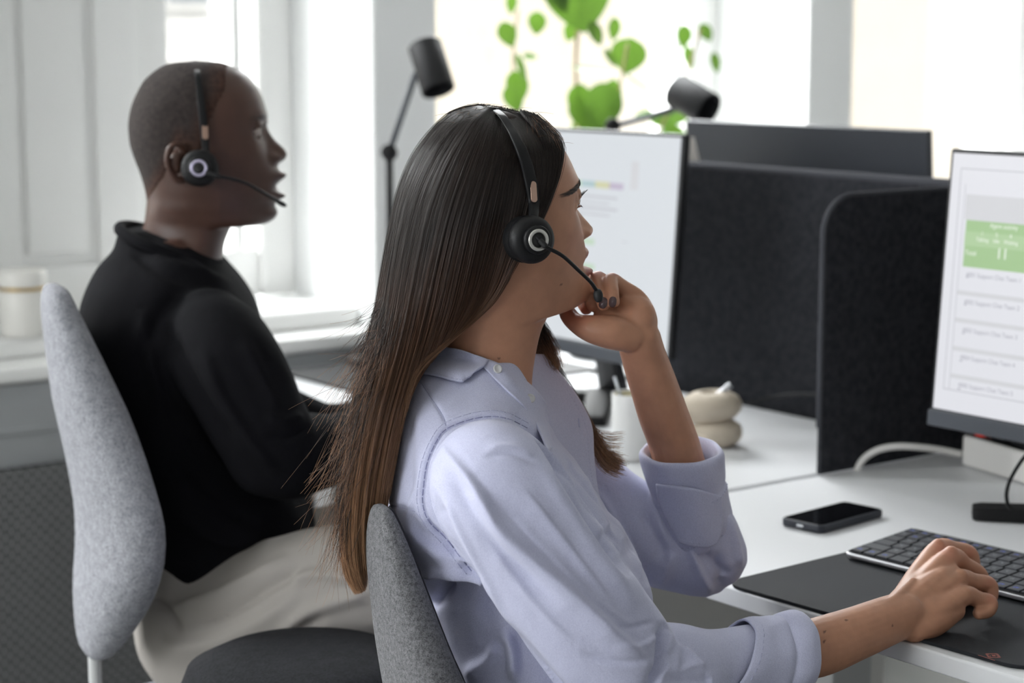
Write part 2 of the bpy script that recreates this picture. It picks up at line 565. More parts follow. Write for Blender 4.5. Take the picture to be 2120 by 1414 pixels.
scr = panel(M_SCREEN, 'screen', tW, 0.006, MW - 0.006, 0.021, H - 0.006)
mb = MB()
def quad(mb, u0, u1, v0, v1, e, M3):
    mb.add([M3(u0, v0, E * e), M3(u1, v0, E * e), M3(u1, v1, E * e), M3(u0, v1, E * e)], [(0, 1, 2, 3)])
# window outline, left column line, grey banner, green table, list rows
# u from the left edge in metres, v from the panel's lower edge
def uv(px, py, M3, u0=0.0):
    """find u, v on the tilted panel for a photo pixel"""
    o = np.array(M3(0, 0, 0)); a = np.array(M3(1, 0, 0)) - o; b = np.array(M3(0, 1, 0)) - o
    n = np.cross(a, b)
    C = np.array([0, 0, CAM_H]); r = P(px, py, 1.0) - C
    p = C + r * (((o - C) @ n) / (r @ n))
    return (p - o) @ a, (p - o) @ b
_, vt = uv(1995, 350, M3); _, vb = uv(1960, 806, M3); ul, _ = uv(1990, 360, M3)
for (u0, u1, v0, v1) in ((ul, MW - 0.04, vt, vt + 0.0015), (ul, ul + 0.0015, vb, vt), (ul + 0.010, ul + 0.0112, vb, vt - 0.02), (ul, MW - 0.04, vb, vb + 0.0015)):
    quad(mb, u0, u1, v0, v1, 2, M3)
mb.build('window_outline', I_LINE, scr, smooth=False)
g0, gt = uv(2003, 455, M3); _, gb = uv(2000, 552, M3); _, gm = uv(2002, 478, M3); _, gm2 = uv(2002, 508, M3)
_, bt = uv(2003, 402, M3)
panel(I_PALE, 'banner', scr, g0 - 0.004, MW - 0.06, gt, bt, 2)
panel(I_GREEN, 'green_table', scr, g0, MW - 0.06, gb, gt, 3)
panel(I_GREEN2, 'table_head', scr, g0, MW - 0.06, gm2, gm, 4)
def label_on(body, size, u, v, m, name, M3=M3, par=scr, e=5):
    o = M3(u, v, E * e); a = (M3(u + 1, v, 0) - M3(u, v, 0)); b = (M3(u, v + 1, 0) - M3(u, v, 0)); n = a.cross(b)
    M = Matrix(((a.x, b.x, n.x, o.x), (a.y, b.y, n.y, o.y), (a.z, b.z, n.z, o.z), (0, 0, 0, 1)))
    return text_mesh(body, size, M, name, m, par, 0.0)
for body, sz, px, py in (('11', 0.021, 2078, 527), ('Total', 0.009, 2013, 524), ('Agent activity', 0.0085, 2082, 470), ('Talking', 0.0075, 2037, 497), ('Idle', 0.0075, 2066, 500), ('Waiting', 0.0075, 2096, 503), ('1', 0.008, 2037, 484), ('5', 0.008, 2067, 487), ('4', 0.008, 2096, 490)):
    u, v = uv(px, py, M3)
    label_on(body, sz, u, v, I_WHITE, 'lettering')
rows = ((2060, 575), (2056, 632), (2052, 691), (2047, 748), (2043, 806))
for k, (px, py) in enumerate(rows):
    u, v = uv(px, py, M3)
    label_on('400%d Support Chat Team %d' % (k + 1, k + 1), 0.0085, u, v, I_TXT, 'lettering')
    u0, v0 = uv(px - 60, py + 32, M3)
    if k < 4:
        panel(I_PALE, 'row_divider', scr, g0 - 0.006, MW - 0.06, v0 - 0.003, v0 + 0.003, 2)
    u1, v1 = uv(px - 58, py - 2, M3)
    panel(I_TXT, 'row_mark', scr, u1, u1 + 0.004, v1 - 0.001, v1 + 0.001, 3)

tM, M3m, blkm = monitor('black monitor with a pale chart page behind the hand of the woman', 2.116, 2.387 + MW)
vfoot(tM, 2.188, 2.387 + MW / 2)
scm = panel(M_SCREENB, 'screen', tM, 0.006, MW - 0.006, 0.021, H - 0.006, 1, M3m)
def rect_px(m, name, x0, y0, x1, y1, e=3):
    u0, v0 = uv(x0, y0, M3m); u1, v1 = uv(x1, y1, M3m)
    panel(m, name, scm, u0, u1, min(v0, v1), max(v0, v1), e, M3m)
rect_px(I_PGREEN, 'chart_cell', 1186, 371, 1206, 386)
rect_px(I_TEAL, 'chart_cell', 1206, 373, 1234, 388)
rect_px(I_YEL, 'chart_cell', 1234, 375, 1264, 391)
rect_px(I_LIL, 'chart_cell', 1264, 378, 1292, 394)
rect_px(I_PALE, 'side_bar', 1310, 334, 1322, 394)
for k in range(4):
    rect_px(I_LINE, 'text_line', 1200, 406 + k * 12, 1280 - (k % 2) * 16, 409.5 + k * 12)
rect_px(I_PGREEN, 'chart_cell', 1208, 492, 1232, 508)
rect_px(I_PGREEN, 'chart_cell', 1208, 544, 1232, 560)
rect_px(I_LINE, 'text_line', 1290, 500, 1300, 503)

tB, M3b, blkb = monitor('black monitor seen from behind above the long felt partition', 2.60, 2.245, -1, None, 0.0)
vfoot(tB, 2.545, 2.245 + MW / 2, -1)
panel(M_SCREENB, 'screen', tB, 0.006, MW - 0.006, 0.021, H - 0.006, 1, M3b)

# ------------------------------------------------------------------ small things on the desks
M_MAT = mat('black_mat', srgb(35, 37, 41), 0.7, bump=0.25, bscale=900, spec=0.2)
M_RED = mat('red_print', srgb(128, 58, 44), 0.6)
M_KEY = mat('key_grey', srgb(52, 54, 60), 0.5, spec=0.4)
M_ALU = mat('aluminium', srgb(196, 196, 200), 0.32, metal=0.85)
M_KBLUE = mat('key_blue', srgb(60, 84, 190), 0.5)
M_KWHITE = mat('key_legend', srgb(150, 152, 160), 0.5)
M_GLOSSB = mat('phone_glass', srgb(8, 8, 11), 0.06)
M_CASE = mat('phone_case', srgb(34, 38, 48), 0.5)
M_CERAM = mat('beige_stoneware', srgb(196, 184, 166), 0.75, bump=0.35, bscale=300, vary=0.06, vscale=60)
M_MOUTHSHADE = mat('vase_mouth_shade', srgb(70, 50, 34), 0.9)
M_CUP = mat('white_cup', srgb(226, 226, 224), 0.4)
M_CUPIN = mat('cream_glaze', srgb(216, 208, 176), 0.4)

# desk mat
a = math.radians(2.8)
MM = Matrix.Translation((1.766, 1.460, 0.7305)) @ Matrix.Rotation(a, 4, 'Z')
dm = MB().prism(rrect(0.385, 0.43, 0.03), 0, 0.004, MM).build('desk_mat', M_MAT, smooth=False, bevel=0.001)
tag(dm, 'black rectangular desk mat under the keyboard of the woman', 'desk mat')
c = PZ(2056, 1357, 0.735)
LM = Matrix.Translation((c[0], c[1], 0.7349)) @ Matrix.Rotation(math.atan2(RT[1], RT[0]), 4, 'Z')
lg = MB()
def stroke(mb, pts, wd, M, z=0.0):
    for (x0, y0), (x1, y1) in zip(pts[:-1], pts[1:]):
        d = Vector((x1 - x0, y1 - y0)); n = Vector((-d.y, d.x)).normalized() * wd / 2
        mb.add([M @ Vector((x0 + n.x, y0 + n.y, z)), M @ Vector((x1 + n.x, y1 + n.y, z)), M @ Vector((x1 - n.x, y1 - n.y, z)), M @ Vector((x0 - n.x, y0 - n.y, z))], [(0, 1, 2, 3)])
w2, h2 = 0.0056, 0.0066
stroke(lg, [(-w2, -h2), (w2, -h2), (w2, h2), (-w2, h2), (-w2, -h2)], 0.0022, LM)
stroke(lg, [(-0.0012, 0), (0.0026, 0)], 0.006, LM, 0.00003)
stroke(lg, [(-0.0030, -0.002), (-0.0030, 0.002)], 0.0008, LM)
stroke(lg, [(0.0040, -0.002), (0.0040, 0.002)], 0.0008, LM)
for sx in (-1, 1):
    for sy in (-1, 1):
        stroke(lg, [(sx * 0.0030, sy * 0.0052), (sx * 0.0048, sy * 0.0034)], 0.0016, LM)
u_ = LM.to_3x3().transposed() @ Vector((-0.03, -1, 0))
p0_ = LM.inverted() @ Vector(tuple(PZ(2025, 1356, 0.7349)))
stroke(lg, [(p0_.x, p0_.y), (p0_.x + u_.x * 0.0225, p0_.y + u_.y * 0.0225)], 0.0016, LM)
lg.build('printed_mark', M_RED, dm, smooth=False)

# keyboard: tilted tray, six rows of keys
KM = Matrix.Translation((1.757, 1.655, 0.7372)) @ Matrix.Rotation(math.radians(3.0), 4, 'Z') @ Matrix.Rotation(math.radians(-4.0), 4, 'Y')
KW, KD = 0.285, 0.132     # runs towards -Y, depth +X
kb = thing('keyboard', 'slim compact keyboard with dark keys and blue legends on the black mat', 'keyboard', tuple(KM @ Vector((KD / 2, -KW / 2, 0)))[:2] + (0.736,))
tray = MB().prism([(y, x) for x, y in [(q[0] + 0, q[1]) for q in rrect(KW, KD, 0.008)]], 0, 0.006, KM @ Matrix.Translation((KD / 2, -KW / 2, 0)))
tray.build('tray', M_ALU, kb, bevel=0.0015)
MB().prism([(y, x) for x, y in rrect(KW - 0.004, KD - 0.004, 0.007)], 0.006, 0.0066, KM @ Matrix.Translation((KD / 2, -KW / 2, 0))).build('key_bed', M_BLACKM, kb, smooth=False)
for y in (0.02, KW - 0.04):
    MB().box(KD - 0.03, KD - 0.01, -y - 0.02, -y, -0.0075, 0.0, 0, KM).build('foot', M_BLACKM, kb, smooth=False)
ROWS = [[1.0, 1.0, 1.0, 1.25, 5.2, 1.25, 1.0, 1.0, 1.3], [1.75] + [1] * 10 + [1.25], [1.5] + [1] * 11 + [1.5], [1.25] + [1] * 11 + [1.75], [1] * 12 + [2.0], [0.98] * 14]
for r, row in enumerate(ROWS):
    tot = sum(row)
    unit = (KW - 0.010) / tot
    y = 0.005
    xk = 0.006 + r * 0.0205
    dp = 0.0178 if r < 5 else 0.014
    for k, wk in enumerate(row):
        g = 0.0013
        y0, y1 = -(y + wk * unit - g), -(y + g)
        key = MB()
        lo = [(xk, y0), (xk + dp, y0), (xk + dp, y1), (xk, y1)]
        s2 = 0.0008
        hi = [(xk + s2, y0 + s2), (xk + dp - s2, y0 + s2), (xk + dp - s2, y1 - s2), (xk + s2, y1 - s2)]
        key.rings([[KM @ Vector((p[0], p[1], 0.0066)) for p in lo], [KM @ Vector((p[0], p[1], 0.0088)) for p in lo], [KM @ Vector((p[0], p[1], 0.0093)) for p in hi]])
        ko = key.build('key', M_KEY, kb, smooth=False)
        if wk == 1 or r == 5 or r == 0 and k in (0, 1, 6, 7):
            blue = r == 5 or r == 4 and k in (10, 11, 1) or r == 0
            lm = MB()
            cy, cx = (y0 + y1) / 2, xk + dp * (0.55 if not blue else 0.42)
            KT = KM @ Matrix.Translation((cx, cy, 0.0094))
            rr = random.Random(r * 40 + k)
            if blue:
                stroke(lm, [(-0.002, 0.003), (0.001, 0.003), (0.001, -0.003)], 0.0012, KT)
                stroke(lm, [(-0.0015, -0.001), (0.002, 0.0)], 0.0012, KT)
            else:
                seg = [((-0.002, 0.0015), (0.002, 0.0015)), ((-0.002, -0.0015), (0.002, -0.0015)), ((0.002, -0.0015), (0.002, 0.0015)), ((0.0, -0.0015), (0.0, 0.0015)), ((-0.002, -0.0015), (-0.002, 0.0015))]
                for sgm in rr.sample(seg, 3):
                    stroke(lm, list(sgm), 0.0006, KT)
            lm.build('legend', M_KBLUE if blue else M_KWHITE, ko, smooth=False)
        y += wk * unit

# phone
ca, cb, cc, cd = [PZ(x, y, 0.738) for x, y in ((1600, 1080), (1690, 1098), (1842, 1062), (1760, 1034))]
ctr = (ca + cb + cc + cd) / 4
ax = (cc - cb + cd - ca); ang = math.atan2(ax[1], ax[0])
PM = Matrix.Translation((ctr[0], ctr[1], 0.731)) @ Matrix.Rotation(ang, 4, 'Z')
ph = thing('smartphone', 'black smartphone lying face up on the white desk by the mat', 'phone', (ctr[0], ctr[1], 0.731))
L_, W_ = 0.139, 0.069
MB().prism(rrect(L_, W_, 0.010), 0, 0.0105, PM).build('case', M_CASE, ph, bevel=0.0025, seg=3)
MB().prism(rrect(L_ - 0.006, W_ - 0.006, 0.008), 0.0105, 0.0109, PM).build('screen', M_GLOSSB, ph, smooth=False)
pt = MB()
pt.prism(rrect(0.011, 0.0035, 0.0017), 0, 0.0006, PM @ Matrix.Translation((-L_ / 2 - 0.0001, 0.0, 0.0055)) @ Matrix(((0, 0, -1, 0), (1, 0, 0, 0), (0, 1, 0, 0), (0, 0, 0, 1))))
pt.build('charging_port', M_STEEL, ph, smooth=False)

# two-tier stoneware vase with a silver pen in it
base = PZ(1478, 922, 0.73)
va = thing('vase', 'beige stoneware vase of two stacked rings beside the felt partition', 'vase', tuple(base[:2]) + (0.731,))
VM = Matrix.Translation((base[0], base[1], 0.731))
prof_lo = [(0.0, 0.0), (0.026, 0.0), (0.033, 0.005), (0.0385, 0.014), (0.0395, 0.023), (0.036, 0.033), (0.026, 0.040), (0.0, 0.042)]
def lump(mb, prof, off, sq, tilt, n=40):
    rings = []
    for r, z in prof:
        ring = []
        for j in range(n):
            q = 2 * math.pi * j / n
            k = 1 + sq * math.cos(2 * q + 0.6)
            ring.append(VM @ Vector((off[0] + max(r, 1e-4) * k * math.cos(q), off[1] + max(r, 1e-4) * k * math.sin(q), off[2] + z + tilt * r * math.cos(q))))
        rings.append(ring)
    mb.rings(rings, True, False, False)
b = MB(); lump(b, prof_lo, (0.002, -0.004, 0), 0.05, 0.0)
b.build('lower_ring', M_CERAM, va)
prof_up = [(0.0, -0.002), (0.028, 0.0), (0.040, 0.006), (0.0475, 0.016), (0.0485, 0.026), (0.043, 0.036), (0.030, 0.044), (0.018, 0.0465), (0.0135, 0.044), (0.0125, 0.038), (0.012, 0.02), (0.0, 0.015)]
b = MB(); lump(b, prof_up, (0.0, 0.010, 0.038), 0.06, 0.07)
b.build('upper_ring', M_CERAM, va)
b = MB(); lump(b, [(0.0, 0.036), (0.0122, 0.0365)], (0.0, 0.010, 0.038), 0.0, 0.0)  # flat dark disc across the mouth; its colour stands in for the shade inside
b.build('mouth_shade', M_MOUTHSHADE, va)
pen = MB()
d0 = PX([base + np.array([0, 0.01, 0.075])])[2][0]
p0, p1 = P(1474, 828, d0 + 0.005), P(1513, 796, d0 - 0.01)
pen.tube([p0 + (p0 - p1) * 0.5, p0, p1, p1 + (p1 - p0) * 0.02], [0.0030, 0.0042, 0.0046, 0.003], 12)
tag(pen.build('pen', M_STEEL), 'silver pen leaning in the mouth of the beige vase', 'pen')

cp = PZ(1308, 950, 0.73)
CM = Matrix.Translation((cp[0], cp[1], 0.731))
cu = thing('cup', 'tall plain white cup behind the raised forearm of the woman', 'cup', tuple(cp[:2]) + (0.731,))
MB().lathe([(0, 0), (0.026, 0), (0.029, 0.003), (0.031, 0.05), (0.032, 0.100), (0.0315, 0.102), (0.030, 0.100), (0.029, 0.05), (0.027, 0.006), (0, 0.005)], CM).build('cup_body', M_CUP, cu)
MB().lathe([(0, 0.093), (0.0296, 0.093), (0.0299, 0.0995), (0.0294, 0.0995)], CM, cap0=False, cap1=False).build('glaze', M_CUPIN, cu)
stk = MB()
q = PX([cp + np.array([0, 0, 0.1])])[2][0]
p0, p1 = P(1290, 835, q), P(1272, 780, q + 0.01)
stk.tube([p0, p1], 0.0022, 10)
tag(stk.build('drinking_straw', mat('straw_glass', srgb(205, 210, 214), 0.2)), 'thin pale straw standing in the tall white cup', 'straw')

# power strip with a red switch
e0, e1 = PZ(1990, 964, 0.73), PZ(2120, 1004, 0.73)
ux = Vector(e1 - e0); ux.z = 0; ux.normalize()
uy = Vector((-ux.y, ux.x, 0))
if uy.x < 0: uy = -uy
SM = Matrix(((ux.x, uy.x, 0, e0[0]), (ux.y, uy.y, 0, e0[1]), (0, 0, 1, 0.731), (0, 0, 0, 1)))
ps = thing('power_strip', 'white power strip with a red switch under the monitor of the woman', 'power strip', (e0[0], e0[1], 0.731))
MB().box(0, 0.36, 0, 0.055, 0, 0.046, 0, SM).build('housing', M_WHITEP, ps, bevel=0.004)
MB().box(0.006, 0.35, 0.006, 0.049, 0.046, 0.0475, 0, SM).build('socket_plate', M_BLACKM, ps, smooth=False)
MB().box(0.012, 0.030, 0.012, 0.034, 0.0475, 0.052, 0, SM).build('switch', mat('red_switch', srgb(222, 60, 48), 0.3, emit=srgb(230, 60, 45), estr=0.5), ps, bevel=0.002)
for k in range(3):
    MB().box(0.05 + k * 0.05, 0.085 + k * 0.05, 0.010, 0.044, 0.0475, 0.055, 0, SM).build('plug', M_BLACK, ps, bevel=0.004)
cab = catmull(pxs([(1772, 977, 2.975), (1779, 962, 2.975), (1795, 944, 2.975), (1822, 930, 2.975), (1860, 924, 2.975), (1905, 926, 2.98), (1950, 932, 2.99), (1988, 940, 3.0)]), 50)
tag(MB().tube(cab, 0.0052, 12).build('white_cable', M_WHITEP), 'thick white cable arching over the desk to the power strip', 'cable')
cab = catmull(pxs([(2135, 930, 2.62), (2112, 958, 2.62), (2092, 992, 2.62), (2084, 1020, 2.62), (2086, 1042, 2.62), (2092, 1052, 2.63)]), 40)
tag(MB().tube(cab, 0.0026, 10).build('black_cable', M_BLACKM), 'thin black cable hanging down to the foot of the monitor', 'cable')
cab = catmull(pxs([(1545, 836, 3.35), (1600, 822, 3.36), (1650, 816, 3.32), (1700, 817, 3.28)]), 30)
tag(MB().tube(cab, 0.0025, 8).build('black_cable', M_BLACKM), 'black cable looping low along the long felt partition', 'cable')

# the man's half: mat, card on the partition
dmat = MB().prism(rrect(0.52, 0.36, 0.01), 0, 0.004, Matrix.Translation((2.18, 3.125, 0.7305)))
tag(dmat.build('desk_mat', M_BLACKM, smooth=False), 'dark mat at the window end of the white desk', 'desk mat')
dl = 3.62
cardv = [P(1424, 284, dl), P(1437, 284, dl), P(1452, 352, dl + 0.02), P(1420, 352, dl + 0.02)]
off = FW * 0.004
cd_ = MB().rings([[tuple(p) for p in cardv], [tuple(p + off) for p in cardv]])
tag(cd_.build('card', mat('cream_card', srgb(244, 238, 230), 0.7), smooth=False), 'small pale card sticking up beside the black monitor seen from behind', 'card')

# jar on the window board
jp = PZ(48, 693, SILL + 0.001)
JM = Matrix.Translation((jp[0], jp[1], SILL + 0.001))
jr = thing('storage_jar', 'white lidded jar with a gold rim on the window board', 'jar', (jp[0], jp[1], SILL))
M_JAR = mat('white_jar', srgb(236, 234, 228), 0.4)
M_GOLD = mat('gold_rim', srgb(190, 160, 96), 0.35, metal=0.6)
MB().lathe([(0, 0), (0.038, 0), (0.042, 0.004), (0.0425, 0.08), (0.040, 0.086), (0, 0.086)], JM).build('jar_body', M_JAR, jr)
MB().lathe([(0.0395, 0.085), (0.043, 0.086), (0.043, 0.092), (0.0395, 0.093)], JM).build('rim', M_GOLD, jr)
MB().lathe([(0, 0.092), (0.045, 0.092), (0.0465, 0.096), (0.0465, 0.118), (0.044, 0.121), (0, 0.122)], JM).build('lid', M_JAR, jr)

# ------------------------------------------------------------------ chairs
def wool(name, dark, light, scale, rough=0.95, bump=1.0, sheen=0.12):
    m = bpy.data.materials.new(name)
    m.use_nodes = True
    nt = m.node_tree
    b = nt.nodes['Principled BSDF']
    b.inputs['Roughness'].default_value = rough
    b.inputs['Specular IOR Level'].default_value = 0.15
    b.inputs['Sheen Weight'].default_value = sheen
    tc = nt.nodes.new('ShaderNodeTexCoord')
    n = nt.nodes.new('ShaderNodeTexNoise')
    n.inputs['Scale'].default_value = scale
    n.inputs['Detail'].default_value = 3
    n.inputs['Roughness'].default_value = 0.7
    n2 = nt.nodes.new('ShaderNodeTexNoise')
    n2.inputs['Scale'].default_value = scale * 0.28
    n2.inputs['Detail'].default_value = 2
    ad = nt.nodes.new('ShaderNodeMath')
    ad.operation = 'MULTIPLY_ADD'
    ad.inputs[1].default_value = 0.45
    nt.links.new(tc.outputs['Object'], n.inputs['Vector'])
    nt.links.new(tc.outputs['Object'], n2.inputs['Vector'])
    nt.links.new(n2.outputs['Fac'], ad.inputs[0])
    nt.links.new(n.outputs['Fac'], ad.inputs[2])
    r = nt.nodes.new('ShaderNodeValToRGB')
    r.color_ramp.elements[0].position, r.color_ramp.elements[1].position = 0.52, 0.92
    r.color_ramp.elements[0].color, r.color_ramp.elements[1].color = dark, light
    nt.links.new(ad.outputs[0], r.inputs['Fac'])
    nt.links.new(r.outputs['Color'], b.inputs['Base Color'])
    bp = nt.nodes.new('ShaderNodeBump')
    bp.inputs['Strength'].default_value = bump
    bp.inputs['Distance'].default_value = 0.0015
    nt.links.new(n.outputs['Fac'], bp.inputs['Height'])
    nt.links.new(bp.outputs['Normal'], b.inputs['Normal'])
    return m
M_WOOL = wool('grey_wool', srgb(112, 113, 119), srgb(160, 161, 167), 330)
M_WOOLW = wool('grey_melange', srgb(54, 55, 58), srgb(142, 142, 145), 900)
M_WOOLD = wool('charcoal_wool', srgb(26, 26, 28), srgb(42, 43, 46), 300, sheen=0.0)

def chair_back(rows, d0, phi, dslope=0.0, B=0.04, n=40):
    """rows: (photo y, left x, right x); the pad is an upright cushion turned phi degrees from the line of sight"""
    s, c = math.sin(math.radians(phi)), math.cos(math.radians(phi))
    R = catmull(rows, 30)
    FWH = np.array([FW[0], FW[1], 0]) / math.hypot(FW[0], FW[1])
    fwd = RT * s + FWH * c        # the way the sitter faces
    lat = RT * c - FWH * s        # the sitter's right, nearer the camera
    rings = []
    for k, (y, xl, xr) in enumerate(R):
        d = d0 + dslope * (y - R[0][0])
        e = (xr - xl) / 2 * d / FPX
        b = min(B, e * 0.62 / s)
        A = math.sqrt(max(e * e - (b * s) ** 2, 1e-6)) / c
        A = min(A, 0.24)
        cen = P((xl + xr) / 2, y, d)
        ring = []
        for q in np.linspace(0, 2 * math.pi, n, endpoint=False):
            cq, sq = math.cos(q), math.sin(q)
            u = A * math.copysign(abs(cq) ** 0.75, cq)
            v = b * math.copysign(abs(sq) ** 0.75, sq)
            # dished towards the sitter at the sides
            v += 0.035 * (u / 0.2) ** 2 * (A / 0.2)
            ring.append(tuple(cen + lat * u + fwd * v))
        rings.append(ring)
    return rings, fwd, lat

ch = thing('office_chair', 'grey felt high-back chair carrying the man in black', 'chair', tuple(P(330, 1414, 2.74))[:2] + (0,), 'grey upholstered office chairs')
rows = [(588, 100, 122), (594, 88, 138), (606, 80, 152), (640, 75, 170), (700, 78, 203), (800, 86, 255), (900, 97, 300), (1000, 108, 333), (1070, 117, 346), (1150, 125, 341), (1230, 133, 314), (1300, 143, 272), (1338, 155, 242), (1354, 172, 222), (1359, 188, 206)]
rings, fwdM, latM = chair_back(rows, 2.60, 66)
m_ = MB().rings(rings)
m_.build('backrest', M_WOOL, ch)
bar = catmull([P(195, 1300, 2.62), P(196, 1370, 2.63), P(204, 1440, 2.65), P(250, 1520, 2.70), P(330, 1545, 2.72)], 24)
MB().tube(bar, 0.0085, 12).build('back_support', M_METALW, ch)
sc_ = P(480, 1490, 2.70)
sm = MB()
fwdM_, latM_ = fwdM, latM
def seat_rings(cen, fwd, lat, a, b, z0, z1):
    out = []
    for z, k in ((z0, 0.80), (z0 + 0.006, 0.90), (z0 + 0.02, 0.97), ((z0 + z1) / 2, 1.0), (z1 - 0.02, 0.97), (z1 - 0.006, 0.90), (z1, 0.80)):
        ring = []
        for q in np.linspace(0, 2 * math.pi, 48, endpoint=False):
            cq, sq = math.cos(q), math.sin(q)
            u = a * k * math.copysign(abs(cq) ** 0.6, cq)
            v = b * k * math.copysign(abs(sq) ** 0.6, sq)
            p = np.array([cen[0], cen[1], 0]) + lat * u + fwd * v
            ring.append((p[0], p[1], z))
        out.append(ring)
    return out
scM = P(545, 1400, 2.72)
sm.rings(seat_rings(scM, fwdM, latM, 0.235, 0.235, 0.385, 0.455)).build('seat', M_WOOL, ch)
def pedestal(t, cx, cy, ztop):
    MB().lathe([(0.028, 0.09), (0.028, 0.25), (0.018, 0.26), (0.018, ztop - 0.02), (0.09, ztop - 0.015), (0.09, ztop - 0.001)], Matrix.Translation((cx, cy, 0)), 24).build('column', M_METALW, t)
    for k in range(5):
        q = 2 * math.pi * k / 5 + 0.4
        l = MB().tube([(cx, cy, 0.11), (cx + 0.15 * math.cos(q), cy + 0.15 * math.sin(q), 0.095), (cx + 0.29 * math.cos(q), cy + 0.29 * math.sin(q), 0.066)], [0.022, 0.018, 0.014], 10)
        lo = l.build('leg', M_METALW, t)
        wx, wy = cx + 0.29 * math.cos(q), cy + 0.29 * math.sin(q)
        MB().lathe([(0, -0.012), (0.026, -0.012), (0.0275, -0.008), (0.0275, 0.008), (0.026, 0.012), (0, 0.012)], Matrix.Translation((wx, wy, 0.028)) @ Matrix.Rotation(q, 4, 'Z') @ Matrix.Rotation(math.pi / 2, 4, 'X'), 20).build('caster', M_BLACK, lo)
pedestal(ch, scM[0], scM[1], 0.385)

cw = thing('office_chair', 'grey tweed chair behind the woman in the lilac shirt', 'chair', tuple(P(1050, 1414, 2.06))[:2] + (0,), 'grey upholstered office chairs')
rowsW = [(1046, 782, 800), (1054, 771, 812), (1078, 763, 826), (1120, 758, 846), (1180, 758, 870), (1250, 764, 898), (1330, 772, 930), (1414, 784, 968), (1520, 802, 1006), (1640, 826, 1030), (1740, 850, 1020), (1800, 876, 990), (1818, 900, 960)]
ringsW, fwdW, latW = chair_back(rowsW, 1.985, 66, 0.00003, 0.042)
m_ = MB().rings(ringsW)
bw = m_.build('backrest', M_WOOLW, cw)
# welt: a stitched seam running down the pad near its front edge
seam = [r[7] for r in ringsW[1:-2]]
MB().tube([tuple(np.array(p) ) for p in seam], 0.0022, 8).build('welt', mat('welt_dark', srgb(52, 52, 55), 0.95, spec=0.1), bw)
scW = P(1130, 1640, 2.1)
sm = MB()
sm.rings(seat_rings(scW, fwdW, latW, 0.235, 0.235, 0.385, 0.455)).build('seat', M_WOOLW, cw)
bar = catmull([np.array(ringsW[-3][30]) * [1, 1, 1] , P(880, 1830, 2.0), P(960, 1950, 2.05), tuple(scW[:2]) + (0.38,)], 20)
MB().tube(bar, 0.012, 12).build('back_support', M_METALW, cw)
pedestal(cw, scW[0], scW[1], 0.385)

# dark stool between the two chairs
so = P(632, 1345, 2.36)
st = thing('stool', 'round charcoal felt stool between the two office chairs', 'stool', (so[0], so[1], 0))
zt = so[2]
MB().lathe([(0, zt - 0.115), (0.11, zt - 0.115), (0.135, zt - 0.105), (0.150, zt - 0.075), (0.152, zt - 0.050), (0.140, zt - 0.020), (0.110, zt - 0.005), (0.06, zt), (0, zt + 0.001)], Matrix.Translation((so[0], so[1], 0)), 48).build('cushion', M_WOOLD, st)
for k in range(4):
    q = 2 * math.pi * k / 4 + 0.5
    MB().tube([(so[0] + 0.08 * math.cos(q), so[1] + 0.08 * math.sin(q), zt - 0.116), (so[0] + 0.15 * math.cos(q), so[1] + 0.15 * math.sin(q), 0.0)], 0.012, 10).build('leg', M_BLACKM, st)

# ------------------------------------------------------------------ desk lamps
def lamp(label, head_top, head_bot, hr, pivot, elbow, foot_xy, zb):
    t = thing('desk_lamp', label, 'lamp', (foot_xy[0], foot_xy[1], zb), 'black desk lamps')
    fx, fy = foot_xy
    MB().lathe([(0, 0), (0.085, 0), (0.088, 0.004), (0.088, 0.014), (0.085, 0.017), (0.012, 0.019), (0, 0.019)], Matrix.Translation((fx, fy, zb)), 40).build('base', M_BLACKM, t)
    MB().tube([(fx, fy, zb + 0.015), tuple(elbow)], 0.0075, 12).build('post', M_BLACKM, t)
    e = np.array(elbow)
    MB().lathe([(0, -0.016), (0.014, -0.016), (0.016, -0.012), (0.016, 0.012), (0.014, 0.016), (0, 0.016)], Matrix.Translation(tuple(e)) @ Vector(tuple(-FW)).to_track_quat('Z', 'Y').to_matrix().to_4x4(), 24).build('joint', M_BLACKM, t)
    MB().tube([tuple(e), tuple(pivot)], 0.0062, 12).build('arm', M_GREYP, t)
    a, b = Vector(head_top), Vector(head_bot)
    ax = (b - a)
    q = ax.to_track_quat('Z', 'Y').to_matrix().to_4x4()
    L = ax.length
    h = MB().lathe([(0, 0.0), (hr - 0.003, 0.0), (hr, 0.003), (hr, L - 0.001), (hr - 0.0015, L), (hr - 0.003, L - 0.002), (hr - 0.004, 0.02), (0, 0.016)], Matrix.Translation(a) @ q, 40)
    ho = h.build('lamp_head', M_BLACKM, t, smooth=True, bevel=0.0)
    ho.modifiers.new('es', 'EDGE_SPLIT').split_angle = math.radians(45)
    MB().lathe([(0, 0.018), (hr - 0.006, 0.018), (hr - 0.006, 0.028), (0, 0.034)], Matrix.Translation(a) @ q, 28).build('diffuser', M_WHITEP, ho)
    cpos = (np.array(a) * 0.62 + np.array(b) * 0.38)
    MB().tube([tuple(pivot), tuple(np.array(pivot) * 0.35 + cpos * 0.65)], 0.008, 10).build('bracket', M_GREYP, t)
dA = 3.9
eA = P(806, 316, dA)
lamp('black cylinder desk lamp tilted down in front of the window pier', P(879, 92, dA), P(908, 188, dA - 0.03), 0.0335, P(859, 158, dA), eA, (eA[0] + 0.0, eA[1] - 0.0), 0.7315)
dB = 3.95
pv = P(1404, 224, dB)
eB = P(1268, 262, dB + 0.05)
lamp('black cylinder desk lamp tilted far over above the pale monitor', P(1400, 187, dB), P(1468, 228, dB - 0.05), 0.0345, pv, eB, (eB[0], eB[1]), 0.7315)

